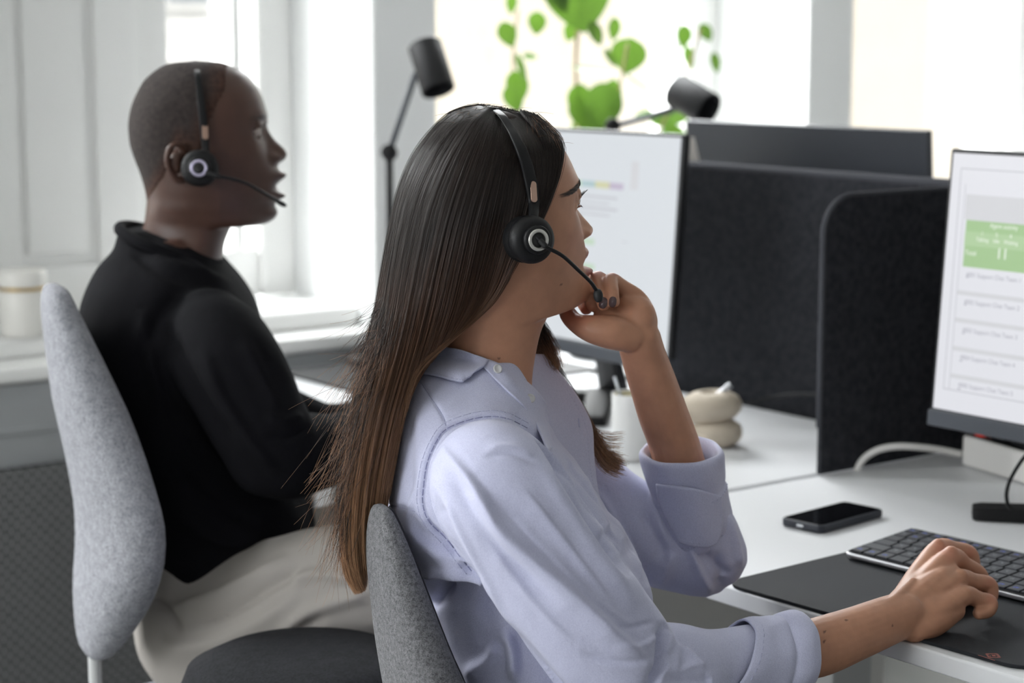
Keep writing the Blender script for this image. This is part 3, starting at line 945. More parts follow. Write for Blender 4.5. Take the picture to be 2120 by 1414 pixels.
# ------------------------------------------------------------------ plant on the window board
M_LEAF = mat('leaf_green', srgb(72, 104, 36), 0.4, vary=0.25, vscale=14)
_b = M_LEAF.node_tree.nodes['Principled BSDF']
_nt = M_LEAF.node_tree
_tl = _nt.nodes.new('ShaderNodeBsdfTranslucent')
_tl.inputs['Color'].default_value = srgb(92, 128, 44)
_mx = _nt.nodes.new('ShaderNodeMixShader')
_mx.inputs[0].default_value = 0.3
_out = [n for n in _nt.nodes if n.type == 'OUTPUT_MATERIAL'][0]
_nt.links.new(_b.outputs[0], _mx.inputs[1])
_nt.links.new(_tl.outputs[0], _mx.inputs[2])
_nt.links.new(_mx.outputs[0], _out.inputs[0])
M_STEM = mat('stem_brown', srgb(150, 130, 96), 0.7)
M_POT = mat('plant_pot', srgb(220, 216, 208), 0.6)
dP = 4.42
pb = P(1205, 300, dP)
pl = thing('potted_plant', 'green big-leaved plant in front of the bright middle window', 'plant', (pb[0], pb[1], SILL))
MB().lathe([(0, 0), (0.06, 0), (0.065, 0.005), (0.08, 0.13), (0.078, 0.135), (0.072, 0.13), (0.068, 0.11), (0, 0.11)], Matrix.Translation((pb[0], pb[1], SILL + 0.001)), 32).build('pot', M_POT, pl)
stem = MB()
def branch(rows, r):
    stem.tube(catmull(pxs(rows), 24), r, 8)
bz = (1205, 520, dP)
branch([bz, (1200, 400, dP), (1195, 250, dP), (1192, 120, dP), (1200, 20, dP), (1205, -90, dP)], 0.0045)
branch([bz, (1235, 420, dP - .02), (1262, 300, dP - .03), (1285, 170, dP - .03), (1300, 90, dP - .02)], 0.003)
branch([bz, (1140, 420, dP + .02), (1080, 280, dP + .02), (1062, 140, dP + .02), (1072, 20, dP + .02)], 0.003)
branch([bz, (1290, 420, dP - .05), (1370, 260, dP - .05), (1420, 160, dP - .03), (1450, 60, dP)], 0.003)
stem.build('stem', M_STEM, pl)
leaves = MB()
def leaf(px, py, ln, wd, ang, yaw, d=dP, cup=0.12):
    """blade centred on the photo pixel; ang = direction of its tip (deg, clockwise from right), yaw = how far it turns from facing us"""
    k = d / FPX
    ln, wd = ln * 1.25, wd * 1.4
    c = P(px, py, d)
    a = math.radians(ang)
    up = RT * math.cos(a) - UP * math.sin(a)
    sd = RT * math.sin(a) + UP * math.cos(a)
    y = math.radians(yaw)
    sd2 = sd * math.cos(y) + FW * math.sin(y)
    nn = -FW * math.cos(y) + sd * math.sin(y)
    rows = []
    for t in np.linspace(0, 1, 11):
        w = wd * k * 0.5 * (math.sin(math.pi * min(1, t ** 0.8)) ** 0.75 if 0 < t < 1 else 0.02)
        rows.append([tuple(c + up * (ln * k * (t - 0.5)) + sd2 * w * u + nn * (cup * abs(u) ** 1.5 * w + 0.15 * ln * k * (t - 0.5) ** 2)) for u in np.linspace(-1, 1, 7)])
    leaves.rings(rows, False, False, False)
for a in ((1195, -10, 130, 105, 80, 10), (1142, -20, 90, 60, 60, 40), (1300, 116, 62, 56, 100, 10), (1232, 70, 44, 30, 70, 40), (1180, 66, 34, 26, 110, 30), (1230, 148, 78, 22, 8, 60),
          (1318, 172, 66, 16, 35, 70), (1265, 200, 60, 34, 100, 30), (1245, 222, 88, 62, 110, 20), (1198, 210, 60, 40, 95, 20), (1200, 236, 60, 40, 70, 30), (1050, 72, 46, 32, 70, 20),
          (1111, 48, 40, 30, 95, 20), (1098, 118, 26, 16, 10, 40), (1078, 140, 50, 20, 70, 50), (1070, 180, 56, 40, 80, 30), (1062, 205, 50, 36, 70, 30), (1058, 8, 36, 20, 95, 30),
          (1460, 68, 34, 26, 60, 30), (1415, 75, 40, 28, 100, 30), (1425, 120, 44, 24, 80, 40), (1394, 238, 60, 30, 170, 30), (1375, 250, 50, 26, 0, 30), (1270, 60, 40, 26, 100, 40),
          (1480, 130, 36, 22, 80, 40), (1262, 120, 36, 20, 60, 50), (1330, 240, 40, 20, 160, 40), (1205, 290, 80, 50, 90, 30), (1260, 300, 80, 50, 60, 30), (1400, 300, 80, 50, 60, 30)):
    leaf(*a, d=dP + random.uniform(-0.05, 0.05))
leaves.build('leaves', M_LEAF, pl)

# ------------------------------------------------------------------ people: shared tools
def join_meshes(name, mbs):
    m = MB()
    for b in mbs:
        m.add(b.v, b.f)
    return m.mesh(name)

def fused(name, mbs, voxel, smooth_iters=4, keep=0.0):
    """fuse overlapping closed shells into one continuous skin"""
    me = join_meshes(name, mbs)
    o = bpy.data.objects.new(name, me)
    COL.objects.link(o)
    r = o.modifiers.new('fuse', 'REMESH')
    r.mode, r.voxel_size, r.adaptivity = 'VOXEL', voxel, 0.0
    bpy.context.view_layer.update()
    out = bpy.data.meshes.new_from_object(o.evaluated_get(bpy.context.evaluated_depsgraph_get()))
    bpy.data.objects.remove(o)
    bpy.data.meshes.remove(me)
    out.name = name
    relax(out, smooth_iters)
    return out

def co_of(me):
    c = np.empty(len(me.vertices) * 3)
    me.vertices.foreach_get('co', c)
    return c.reshape(-1, 3)

def set_co(me, c):
    me.vertices.foreach_set('co', np.ascontiguousarray(c, dtype=np.float32).ravel())
    me.update()

def edges_of(me):
    e = np.empty(len(me.edges) * 2, dtype=np.int64)
    me.edges.foreach_get('vertices', e)
    return e.reshape(-1, 2)

def relax(me, iters, mask=None, lam=0.5):
    if iters <= 0:
        return
    c = co_of(me)
    e = edges_of(me)
    n = len(c)
    deg = np.bincount(e.ravel(), minlength=n).astype(float)
    deg[deg == 0] = 1
    w = lam if mask is None else (lam * mask)[:, None]
    for k in range(iters * 2):
        s = np.zeros_like(c)
        for ax in range(3):
            s[:, ax] = np.bincount(e[:, 0], c[e[:, 1], ax], n) + np.bincount(e[:, 1], c[e[:, 0], ax], n)
        lap = s / deg[:, None] - c
        c = c + lap * (w if k % 2 == 0 else -1.02 * w)     # Taubin: smooths without shrinking
    set_co(me, c)

def normals_of(me):
    n = np.empty(len(me.vertices) * 3, dtype=np.float32)
    me.vertices.foreach_get('normal', n)
    return n.reshape(-1, 3).astype(float)

def paint(me, cols):
    a = me.color_attributes.new('tone', 'FLOAT_COLOR', 'POINT')
    c = np.ones((len(me.vertices), 4), dtype=np.float32)
    c[:, :3] = cols
    a.data.foreach_set('color', c.ravel())

def tone_mat(name, rough, bump=0.15, bscale=900, spec=0.4, vary=0.06, vscale=60, sss=0.0, sheen=0.0, bdist=0.0006):
    m = bpy.data.materials.new(name)
    m.use_nodes = True
    nt = m.node_tree
    b = nt.nodes['Principled BSDF']
    b.inputs['Roughness'].default_value = rough
    b.inputs['Specular IOR Level'].default_value = spec
    if sheen:
        b.inputs['Sheen Weight'].default_value = sheen
    if sss:
        b.inputs['Subsurface Weight'].default_value = sss
        b.inputs['Subsurface Radius'].default_value = (0.012, 0.005, 0.003)
        b.inputs['Subsurface Scale'].default_value = 0.5
    at = nt.nodes.new('ShaderNodeAttribute')
    at.attribute_name = 'tone'
    tc = nt.nodes.new('ShaderNodeTexCoord')
    n = nt.nodes.new('ShaderNodeTexNoise')
    n.inputs['Scale'].default_value = vscale
    n.inputs['Detail'].default_value = 5
    nt.links.new(tc.outputs['Object'], n.inputs['Vector'])
    mr = nt.nodes.new('ShaderNodeMapRange')
    mr.inputs['From Min'].default_value, mr.inputs['From Max'].default_value = 0.3, 0.7
    mr.inputs['To Min'].default_value, mr.inputs['To Max'].default_value = 1 - vary, 1 + vary
    nt.links.new(n.outputs['Fac'], mr.inputs['Value'])
    mx = nt.nodes.new('ShaderNodeVectorMath')
    mx.operation = 'SCALE'
    nt.links.new(at.outputs['Color'], mx.inputs[0])
    nt.links.new(mr.outputs['Result'], mx.inputs['Scale'])
    nt.links.new(mx.outputs[0], b.inputs['Base Color'])
    n2 = nt.nodes.new('ShaderNodeTexNoise')
    n2.inputs['Scale'].default_value = bscale
    n2.inputs['Detail'].default_value = 4
    nt.links.new(tc.outputs['Object'], n2.inputs['Vector'])
    bp = nt.nodes.new('ShaderNodeBump')
    bp.inputs['Strength'].default_value = bump
    bp.inputs['Distance'].default_value = bdist
    nt.links.new(n2.outputs['Fac'], bp.inputs['Height'])
    nt.links.new(bp.outputs['Normal'], b.inputs['Normal'])
    return m

def interp(z, tab):
    t = np.array(tab, float)
    o = np.argsort(t[:, 0])
    return np.interp(z, t[o, 0], t[o, 1])

def gz(x, c, s):
    return np.exp(-((x - c) / s) ** 2)

def head_local(rows, nose, bumps, nrow=120, nth=144, xm=0.0, pf=1.0):
    """rows: (Fx, Fz, Bx, Bz, half width, front pinch) in mm from crown to neck base. Returns vertex grid in mm
    (x forward, y left, z up)."""
    R = catmull(rows, nrow)
    th = np.linspace(0, 2 * math.pi, nth, endpoint=False)
    out = np.zeros((nrow, nth, 3))
    for i, (fx, fz, bx, bz, w, pinch) in enumerate(R):
        F = np.array([fx, 0, fz]); B = np.array([bx, 0, bz])
        m = np.clip((fx - xm) / max(fx - bx, 1e-3), 0.3, 0.62)
        Mi = F + (B - F) * m
        c, s = np.cos(th), np.sin(th)
        lat = w * np.sign(s) * np.abs(s) ** np.where(c > 0, pinch, 0.92)
        fr = np.abs(c) ** np.where(c > 0, 0.95, 1.0)
        out[i] = Mi + np.where(c > 0, 1, 0)[:, None] * (F - Mi) * fr[:, None] + np.where(c > 0, 0, 1)[:, None] * (B - Mi) * fr[:, None]
        out[i, :, 1] = lat
    front = (np.cos(th) > -0.1)[None, :] * np.ones((nrow, 1))
    x, y, z = out[..., 0].copy(), out[..., 1].copy(), out[..., 2].copy()
    N = interp(z, nose['height']) * front
    wn = interp(z, nose['width'])
    out[..., 0] += N * np.exp(-np.abs(y / wn) ** 2.4) * (x > 40)
    for (cy, cz, sy, sz, dx, dy, dz) in bumps:
        for sg in ((1,) if cy == 0 else (1, -1)):
            g = gz(y, sg * cy, sy) * gz(z, cz, sz) * (x > 15)
            out[..., 0] += dx * g
            out[..., 1] += sg * dy * g
            out[..., 2] += dz * g
    return out

def grid_mb(G, M):
    """closed shell from a grid of local mm points"""
    mb = MB()
    rings = [[tuple(M @ Vector((p[0] / 1000, p[1] / 1000, p[2] / 1000))) for p in r] for r in G]
    mb.rings(rings)
    return mb

def head_matrix(px, py, d, phi, pitch=0.0, roll=0.0):
    """head frame with its origin at photo pixel / depth; phi = turn away from the line of sight (deg, to the right)"""
    o = P(px, py, d)
    FWH = np.array([FW[0], FW[1], 0]) / math.hypot(FW[0], FW[1])
    f = RT * math.sin(math.radians(phi)) + FWH * math.cos(math.radians(phi))
    z = np.array([0, 0, 1.0])
    l = np.cross(z, f)
    M = Matrix(((f[0], l[0], z[0], o[0]), (f[1], l[1], z[1], o[1]), (f[2], l[2], z[2], o[2]), (0, 0, 0, 1)))
    return M @ Matrix.Rotation(math.radians(-pitch), 4, 'Y') @ Matrix.Rotation(math.radians(roll), 4, 'X')

def limb(rows, n=40, seg=24, flat=None, fdir=None):
    """rows: (px, py, depth, radius in metres)"""
    r = catmull(rows, n)
    pts = pxs(r[:, :3])
    fl = None if flat is None else np.interp(np.linspace(0, 1, n), np.linspace(0, 1, len(flat)), flat)
    rings = tube_rings(pts, r[:, 3], seg, fl, fdir)
    # round the ends off
    def endcap(ring, p, dirv, rad):
        out = []
        for k in (0.35, 0.7, 0.93):
            sc = math.sqrt(max(0.0, 1 - k * k))
            out.append([tuple(np.array(p) + (np.array(q) - p) * sc + dirv * rad * k * 0.9) for q in ring])
        return out
    t0 = pts[0] - pts[1]; t0 /= np.linalg.norm(t0)
    t1 = pts[-1] - pts[-2]; t1 /= np.linalg.norm(t1)
    rings = endcap(rings[0], pts[0], t0, r[0, 3])[::-1] + rings + endcap(rings[-1], pts[-1], t1, r[-1, 3])
    mb = MB()
    mb.rings(rings)
    return mb

def blob(px, py, d, rx, ry, rz, M=None, n=20):
    """ellipsoid; radii in metres along image right, image up and depth"""
    c = P(px, py, d)
    mb = MB()
    rings = []
    for i in range(1, n):
        q = math.pi * i / n
        rings.append([tuple(c + RT * rx * math.sin(q) * math.cos(t) + UP * ry * math.cos(q) + FW * rz * math.sin(q) * math.sin(t)) for t in np.linspace(0, 2 * math.pi, 2 * n, endpoint=False)])
    mb.rings(rings)
    return mb

def slab(rows, n=44, seg=56, e=0.85):
    """torso-like loft: rows of (photo y, left x, right x, depth of the middle, half thickness in depth)"""
    R = catmull(rows, n)
    rings = []
    FWH = np.array([FW[0], FW[1], 0]) / math.hypot(FW[0], FW[1])
    for y, xl, xr, d, b in R:
        c = P((xl + xr) / 2, y, d)
        a = (xr - xl) / 2 * d / FPX
        ring = []
        for q in np.linspace(0, 2 * math.pi, seg, endpoint=False):
            cq, sq = math.cos(q), math.sin(q)
            ring.append(tuple(c + RT * a * math.copysign(abs(cq) ** e, cq) + FWH * b * math.copysign(abs(sq) ** e, sq)))
        rings.append(ring)
    mb = MB()
    mb.rings(rings)
    return mb

def folds(me, strokes, gain=1.0):
    """press creases and pull ridges into cloth along traced lines: (pixel polyline, half width px, height m[, skew])"""
    c = co_of(me)
    nrm = normals_of(me)
    px, py, d = PX(c)
    view = c - np.array([0, 0, CAM_H])
    facing = -(view * nrm).sum(1) / np.linalg.norm(view, axis=1)
    disp = np.zeros(len(c))
    for st in strokes:
        line, hw, h = st[0], st[1], st[2]
        pl = catmull(line, max(12, len(line) * 8))
        x0, y0 = pl.min(0) - 3 * hw
        x1, y1 = pl.max(0) + 3 * hw
        idx = np.where((px > x0) & (px < x1) & (py > y0) & (py < y1) & (facing > -0.15))[0]
        if len(st) > 4 and st[4]:
            idx = idx[(d[idx] > st[4][0]) & (d[idx] < st[4][1])]
        if not len(idx):
            continue
        q = np.stack([px[idx], py[idx]], 1)
        best = np.full(len(idx), 1e9); tt = np.zeros(len(idx)); sgn = np.zeros(len(idx))
        for k in range(len(pl) - 1):
            a, b = pl[k], pl[k + 1]
            ab = b - a
            u = np.clip(((q - a) @ ab) / (ab @ ab + 1e-9), 0, 1)
            v = q - (a + u[:, None] * ab)
            dist = np.linalg.norm(v, axis=1)
            m = dist < best
            best[m] = dist[m]; tt[m] = (k + u[m]) / (len(pl) - 1)
            sgn[m] = np.sign(ab[0] * v[m, 1] - ab[1] * v[m, 0])
        taper = np.clip(np.minimum(tt, 1 - tt) * 5, 0, 1)
        if len(st) > 3 and st[3]:
            # one steep flank: gentle on one side of the line, sharp on the other
            w = np.where(sgn * st[3] > 0, hw * 1.7, hw * 0.55)
        else:
            w = hw
        disp[idx] += gain * h * np.exp(-(best / w) ** 2) * taper * np.clip(facing[idx] * 3 + 0.5, 0, 1)
    set_co(me, c + nrm * disp[:, None])

def rumple(me, amp, scale, seed=0):
    """soft random unevenness"""
    from mathutils import noise
    c = co_of(me)
    nrm = normals_of(me)
    off = Vector((seed * 7.1, seed * 3.3, seed))
    dz = np.array([noise.noise(Vector(p) * scale + off) for p in c])
    set_co(me, c + nrm * (dz * amp)[:, None])

def sheet(grid, thick, nu=24, nv=24, name='sheet'):
    """cloth panel through a grid of (px, py, depth) control points, with real thickness"""
    g = np.array([[P(*p) for p in row] for row in grid])
    a = np.array([catmull(row, nv) for row in g])
    a = np.array([catmull(a[:, j], nu) for j in range(nv)]).transpose(1, 0, 2)
    du = np.gradient(a, axis=0); dv = np.gradient(a, axis=1)
    n = np.cross(du, dv); n /= np.linalg.norm(n, axis=2)[..., None] + 1e-12
    top, bot = a + n * thick / 2, a - n * thick / 2
    mb = MB()
    nu_, nv_ = a.shape[:2]
    V = [tuple(p) for p in top.reshape(-1, 3)] + [tuple(p) for p in bot.reshape(-1, 3)]
    o = nu_ * nv_
    F = []
    for i in range(nu_ - 1):
        for j in range(nv_ - 1):
            k = i * nv_ + j
            F.append((k, k + 1, k + nv_ + 1, k + nv_))
            F.append((o + k, o + k + nv_, o + k + nv_ + 1, o + k + 1))
    bd = [(0, j) for j in range(nv_)] + [(i, nv_ - 1) for i in range(1, nu_)] + [(nu_ - 1, j) for j in range(nv_ - 2, -1, -1)] + [(i, 0) for i in range(nu_ - 2, 0, -1)]
    ids = [i * nv_ + j for i, j in bd]
    for k in range(len(ids)):
        p, q = ids[k], ids[(k + 1) % len(ids)]
        F.append((p, q, o + q, o + p))
    mb.add(V, F)
    return mb, a

def bvh_of(objs):
    vs, fs = [], []
    for o in objs:
        me = o.data
        b = len(vs)
        M = world_of(o)
        vs.extend([M @ v.co for v in me.vertices])
        fs.extend([[b + i for i in p.vertices] for p in me.polygons])
    return BVHTree.FromPolygons(vs, fs)

def cast(bvh, px, py, default=None):
    o = Vector((0, 0, CAM_H))
    r = Vector(P(px, py, 1.0)) - o
    h = bvh.ray_cast(o, r.normalized())
    if h[0] is None:
        return default
    return (np.array(h[0]) - np.array(o)) @ FW

# ------------------------------------------------------------------ the woman
M_SKINW = tone_mat('skin_tan', 0.48, bump=0.25, bscale=1400, vary=0.07, vscale=70, sss=0.08, spec=0.45)
W_PHI = 66
WM = head_matrix(1019, 495, 2.10, W_PHI)
W_ROWS = [(0, 127, -8, 127, 3, 1.0), (28, 122, -36, 121, 29, 1.0), (58, 109, -62, 100, 50, 1.0), (75, 97, -75, 80, 64, 0.98), (87, 77, -82, 56, 69.5, 0.95), (92, 62, -85, 42, 71.5, 0.92), (92, 50, -86, 30, 72.5, 0.9),
          (91, 36, -85, 16, 72, 0.92), (95, 18, -83, 1, 70.5, 0.96), (99, 2, -82, -14, 68, 0.98), (102.5, -14, -76, -28, 66, 1.0), (103, -29, -70, -40, 63, 1.02), (105, -44, -65, -54, 60, 1.05),
          (108, -57, -61, -68, 56, 1.1), (106, -67, -58, -80, 53, 1.12), (98, -73.5, -56, -88, 52, 1.08), (83, -75.5, -55, -95, 51.5, 1.0), (66, -76, -54, -103, 51, 1.0), (58, -85, -54, -112, 51, 1.0),
          (51, -98, -54, -124, 51, 1.0), (45, -118, -56, -142, 52, 1.0), (39, -142, -60, -160, 56, 1.0), (36, -165, -66, -180, 62, 1.0)]
W_NOSE = {'height': [(60, 0), (48, 1.0), (40, 2.5), (31, 5), (20, 11.5), (12, 17.5), (7, 20.5), (1.5, 17.5), (-1.5, 9.5), (-4.5, 3.5), (-9, 0)],
          'width': [(60, 9), (40, 8.5), (20, 9.5), (10, 11.5), (2, 13), (-6, 13)]}
W_BUMPS = [(32, 40, 15, 10, -8, 0, 0), (46, 41, 8, 12, 3.0, 1.5, 0), (28, 58, 18, 8, 2.5, 0, 0), (47, 10, 18, 20, 3, 2.5, 0), (13, 2.5, 5, 5, 5, 2.0, 0), (14, -6, 4, 3, -2.5, 0, 0),
           (0, -17, 18, 6.5, 9.0, 0, 0), (0, -24, 15, 4, 4.0, 0, 0), (0, -29.5, 19, 3.6, -8.0, 0, 0), (0, -38, 16, 6, 14.0, 0, 0), (0, -49, 20, 6, -0.5, 0, 0), (0, -60, 17, 11, 10.5, 0, 0),
           (30, -14, 9, 22, 1.5, 1.5, 0)]
WG = head_local(W_ROWS, W_NOSE, W_BUMPS, nrow=190, nth=200)
wparts = [grid_mb(WG, WM)]
def wl(x, y, z, M=None):
    return np.array((WM if M is None else M) @ Vector((x / 1000, y / 1000, z / 1000)))
def lids(M, cx, cy, cz, r, up=0.5, low=-0.62, thick=2.1):
    """upper and lower eyelid rolls around an eyeball"""
    out = []
    for sg in (1, -1):
        for tilt, tk in ((up, thick), (low, thick * 0.75)):
            pts = []
            for q in np.linspace(-1.15, 1.15, 15):
                e = tilt * math.cos(q * 1.15)
                pts.append(wl(cx + r * math.cos(q) * math.cos(e), sg * cy + r * math.sin(q) * math.cos(e) * 1.05, cz + r * math.sin(e), M))
            mb = MB()
            mb.rings(tube_rings(pts, np.interp(np.linspace(-1, 1, 15), [-1, -0.6, 0.6, 1], [0.6, 1, 1, 0.6]) * tk / 1000, 10))
            out.append(mb)
        # fold of skin between the upper lid and the brow
        pts = [wl(cx + (r + 0.5) * math.cos(q) * math.cos(0.85), sg * cy + (r + 1) * math.sin(q) * 0.8, cz + (r + 0.5) * math.sin(0.85), M) for q in np.linspace(-1.1, 1.1, 13)]
        mb = MB()
        mb.rings(tube_rings(pts, 0.0036, 10))
        out.append(mb)
    return out
EWX, EWY, EWZ, EWR = 76.0, 29.5, 40.5, 11.4
for sg in (1, -1):
    for (ex, ey, ez, er) in ((-1.5, 9.6, 0.0, 6.4), (-3.0, 12.0, 5.0, 6.5), (-3.0, 11.5, -5.5, 6.5)):
        mb = MB()
        c0 = wl(EWX + ex, sg * (EWY + ey), EWZ + ez)
        mb.rings([[tuple(c0 + er / 1000 * np.array([math.sin(a) * math.cos(b), math.sin(a) * math.sin(b), math.cos(a)])) for b in np.linspace(0, 2 * math.pi, 20, endpoint=False)] for a in np.linspace(0.05, math.pi - 0.05, 12)])
        wparts.append(mb)
wparts += lids(WM, EWX, EWY, EWZ, EWR + 0.6)
# trunk under the clothes
wparts.append(slab([(758, 925, 1086, 2.108, 0.050), (775, 905, 1088, 2.11, 0.062), (805, 890, 1085, 2.115, 0.09), (860, 870, 1105, 2.12, 0.12), (960, 865, 1150, 2.12, 0.12), (1150, 910, 1250, 2.12, 0.10), (1414, 1010, 1290, 2.12, 0.09), (1640, 1040, 1300, 2.12, 0.11), (1760, 1070, 1300, 2.12, 0.09)]))
# right arm
wparts.append(limb([(985, 965, 1.985, .046), (1100, 1110, 1.955, .044), (1230, 1290, 1.95, .041), (1310, 1392, 1.965, .036), (1480, 1384, 2.005, .024), (1600, 1362, 2.04, .027), (1690, 1341, 2.06, .0305), (1770, 1312, 2.085, .0280), (1830, 1288, 2.11, .0262), (1872, 1272, 2.128, .0245)], 60, 24))
RH = {'index': [(1866, 1243, 2.148, .0125), (1905, 1185, 2.19, .0125), (1944, 1138, 2.225, .0118), (1975, 1137, 2.238, .0092), (2006, 1145, 2.246, .0090), (2015, 1168, 2.246, .0080), (2014, 1192, 2.238, .0068)],
      'middle': [(1868, 1258, 2.138, .013), (1920, 1200, 2.17, .013), (1968, 1156, 2.198, .0122), (1998, 1170, 2.213, .0095), (2028, 1190, 2.224, .0092), (2033, 1218, 2.222, .0082), (2026, 1243, 2.214, .007)],
      'ring': [(1874, 1272, 2.128, .013), (1935, 1228, 2.15, .013), (1985, 1200, 2.175, .0118), (2016, 1204, 2.188, .0094), (2047, 1211, 2.198, .0092), (2050, 1237, 2.195, .0083), (2038, 1258, 2.187, .007)],
      'pinky': [(1882, 1290, 2.118, .0135), (1945, 1262, 2.135, .0135), (1996, 1233, 2.155, .0112), (2024, 1240, 2.163, .0088), (2049, 1247, 2.168, .0086), (2046, 1264, 2.163, .0078), (2026, 1270, 2.157, .007)],
      'thumb': [(1880, 1272, 2.150, .015), (1925, 1262, 2.195, .014), (1965, 1246, 2.222, .0105), (1998, 1238, 2.236, .0095), (2018, 1240, 2.240, .0075)]}
for k, r in RH.items():
    wparts.append(limb(r, 40, 18))
for (k, px, py, d, rr) in (('i', 1943, 1131, 2.222, .0088), ('m', 1969, 1147, 2.196, .0092), ('r', 1989, 1193, 2.172, .0085), ('p', 1999, 1229, 2.152, .0080)):
    wparts.append(blob(px, py, d, rr, rr, rr))
# flesh between the bones of the hand
wparts.append(limb([(1868, 1272, 2.132, .0245), (1905, 1240, 2.150, .0215), (1945, 1205, 2.168, .0165), (1972, 1186, 2.182, .010)], 30, 18))
wparts.append(limb([(1862, 1262, 2.140, .019), (1905, 1212, 2.172, .0165), (1942, 1162, 2.205, .0105)], 24, 18))
wparts.append(limb([(1872, 1286, 2.122, .019), (1925, 1262, 2.138, .0175), (1975, 1232, 2.158, .0115)], 24, 18))
wparts.append(limb([(1890, 1300, 2.120, .016), (1930, 1288, 2.130, .0165), (1975, 1262, 2.148, .013)], 16, 16))
# tendon towards the thumb side of the wrist
wparts.append(limb([(1815, 1262, 2.093, .006), (1850, 1244, 2.112, .0065), (1890, 1206, 2.15, .006)], 20, 10))
# left arm, raised to the chin
wparts.append(limb([(1075, 950, 2.29, .050), (1200, 1040, 2.285, .048), (1340, 1110, 2.27, .038), (1450, 1140, 2.262, .032), (1428, 1050, 2.245, .0310), (1398, 928, 2.215, .0282), (1372, 855, 2.197, .0276), (1352, 795, 2.182, .0262), (1333, 738, 2.165, .0245), (1322, 700, 2.152, .0240)], 80, 24))
LH = {'pinky': [(1325, 705, 2.150, .0135), (1338, 665, 2.152, .0125), (1322, 622, 2.158, .0105), (1290, 596, 2.155, .0088), (1265, 580, 2.146, .0082), (1267, 604, 2.128, .0075), (1271, 626, 2.122, .0064)],
      'ring': [(1315, 700, 2.155, .0135), (1322, 655, 2.165, .013), (1305, 612, 2.172, .0105), (1262, 592, 2.168, .0090), (1236, 577, 2.160, .0085), (1242, 604, 2.140, .0080), (1250, 632, 2.128, .0068)],
      'middle': [(1308, 700, 2.165, .0135), (1305, 650, 2.180, .013), (1282, 612, 2.190, .0108), (1240, 596, 2.190, .0092), (1216, 582, 2.182, .0085), (1220, 610, 2.158, .008), (1228, 634, 2.147, .0068)],
      'index': [(1300, 700, 2.172, .0135), (1285, 650, 2.192, .013), (1262, 622, 2.205, .0108), (1225, 608, 2.205, .0092), (1204, 600, 2.198, .0085), (1206, 622, 2.176, .0078), (1214, 640, 2.166, .0068)],
      'thumb': [(1308, 700, 2.138, .016), (1265, 688, 2.132, .0185), (1222, 680, 2.134, .0150), (1192, 668, 2.145, .0105), (1176, 650, 2.158, .0095), (1170, 630, 2.165, .0075)]}
for k, r in LH.items():
    wparts.append(limb(r, 40, 18))
wparts.append(limb([(1315, 690, 2.150, .020), (1325, 650, 2.150, .017), (1300, 632, 2.158, .015)], 16, 16))
wparts.append(limb([(1285, 678, 2.150, .018), (1250, 660, 2.155, .014)], 12, 16))
# hips and legs under the desk
wparts.append(limb([(1080, 1700, 2.02, .085), (1350, 1660, 2.0, .080), (1620, 1640, 2.02, .066)], 24, 24))
wparts.append(limb([(1120, 1660, 2.22, .085), (1400, 1610, 2.24, .080), (1700, 1580, 2.28, .066)], 24, 24))
wparts.append(limb([(1620, 1640, 2.02, .062), (1660, 1900, 2.10, .055), (1640, 2230, 2.12, .036)], 24, 20))
wparts.append(limb([(1700, 1580, 2.28, .062), (1730, 1830, 2.34, .055), (1700, 2110, 2.36, .036)], 24, 20))
wme = fused('woman', wparts, 0.0019, 3)
_px, _py, _d = PX(co_of(wme))
_m = np.clip(1.3 - (((_px - 1885) / 75) ** 2 + ((_py - 1262) / 60) ** 2), 0, 1) * (_py > 1150)
_m = np.maximum(_m, np.clip(1.3 - (((_px - 1310) / 55) ** 2 + ((_py - 680) / 50) ** 2), 0, 1))
relax(wme, 14, _m)
relax(wme, 20, np.clip(1.4 - (((_px - 1010) / 110) ** 2 + ((_py - 715) / 60) ** 2), 0, 1))
_c = co_of(wme)
_g = np.exp(-(((_px - 1212.5) / 5.0) ** 2 + ((_py - 493) / 3.6) ** 2)) * (_d < 2.2)
set_co(wme, _c + (FW * 0.0045)[None] * _g[:, None])
# tones: skin, lips, painted nails, moles, warm knuckles
wc = co_of(wme)
tone = np.tile(np.array(srgb(184, 134, 107)[:3]), (len(wc), 1))
WI = np.array(WM.inverted())
loc = (wc @ WI[:3, :3].T + WI[:3, 3]) * 1000
def tint(mask, col):
    global tone
    m = np.clip(mask, 0, 1)[:, None]
    tone = tone * (1 - m) + np.array(srgb(*col)[:3]) * m
infr = (loc[:, 0] > 60) & (np.abs(loc[:, 1]) < 70) & (loc[:, 2] > -90) & (loc[:, 2] < 120)
def sm(x, a, b):
    return np.clip((x - a) / (b - a), 0, 1)
lipz = np.maximum(gz(loc[:, 2], -23, 6.5), gz(loc[:, 2], -37, 6.5))
tint(infr * 1.1 * lipz * sm(-np.abs(loc[:, 1]), -26, -18) * sm(loc[:, 0], 94, 101), (160, 92, 88))
tint(infr * 0.35 * gz(loc[:, 2], 5, 20) * gz(np.abs(loc[:, 1]), 42, 22), (184, 122, 102))
tint(infr * 0.9 * gz(loc[:, 2], EWZ + 5, 3.0) * gz(np.abs(loc[:, 1]), 31, 11) * (loc[:, 0] > 82), (70, 48, 42))
px_, py_, d_ = PX(wc)
for (mx, my, r, dd) in ((1673, 1306, 3.0, 2.05), (1683, 1320, 3.6, 2.05), (1707, 1308, 2.6, 2.05), (1706, 1328, 3.0, 2.05), (1752, 1284, 2.6, 2.07), (1848, 1296, 2.2, 2.1), (1163, 589, 2.6, 2.06), (1034, 742, 2.8, 2.05)):
    tint((np.hypot(px_ - mx, py_ - my) < r) * 0.75 * (np.abs(d_ - dd) < 0.06), (74, 44, 36))
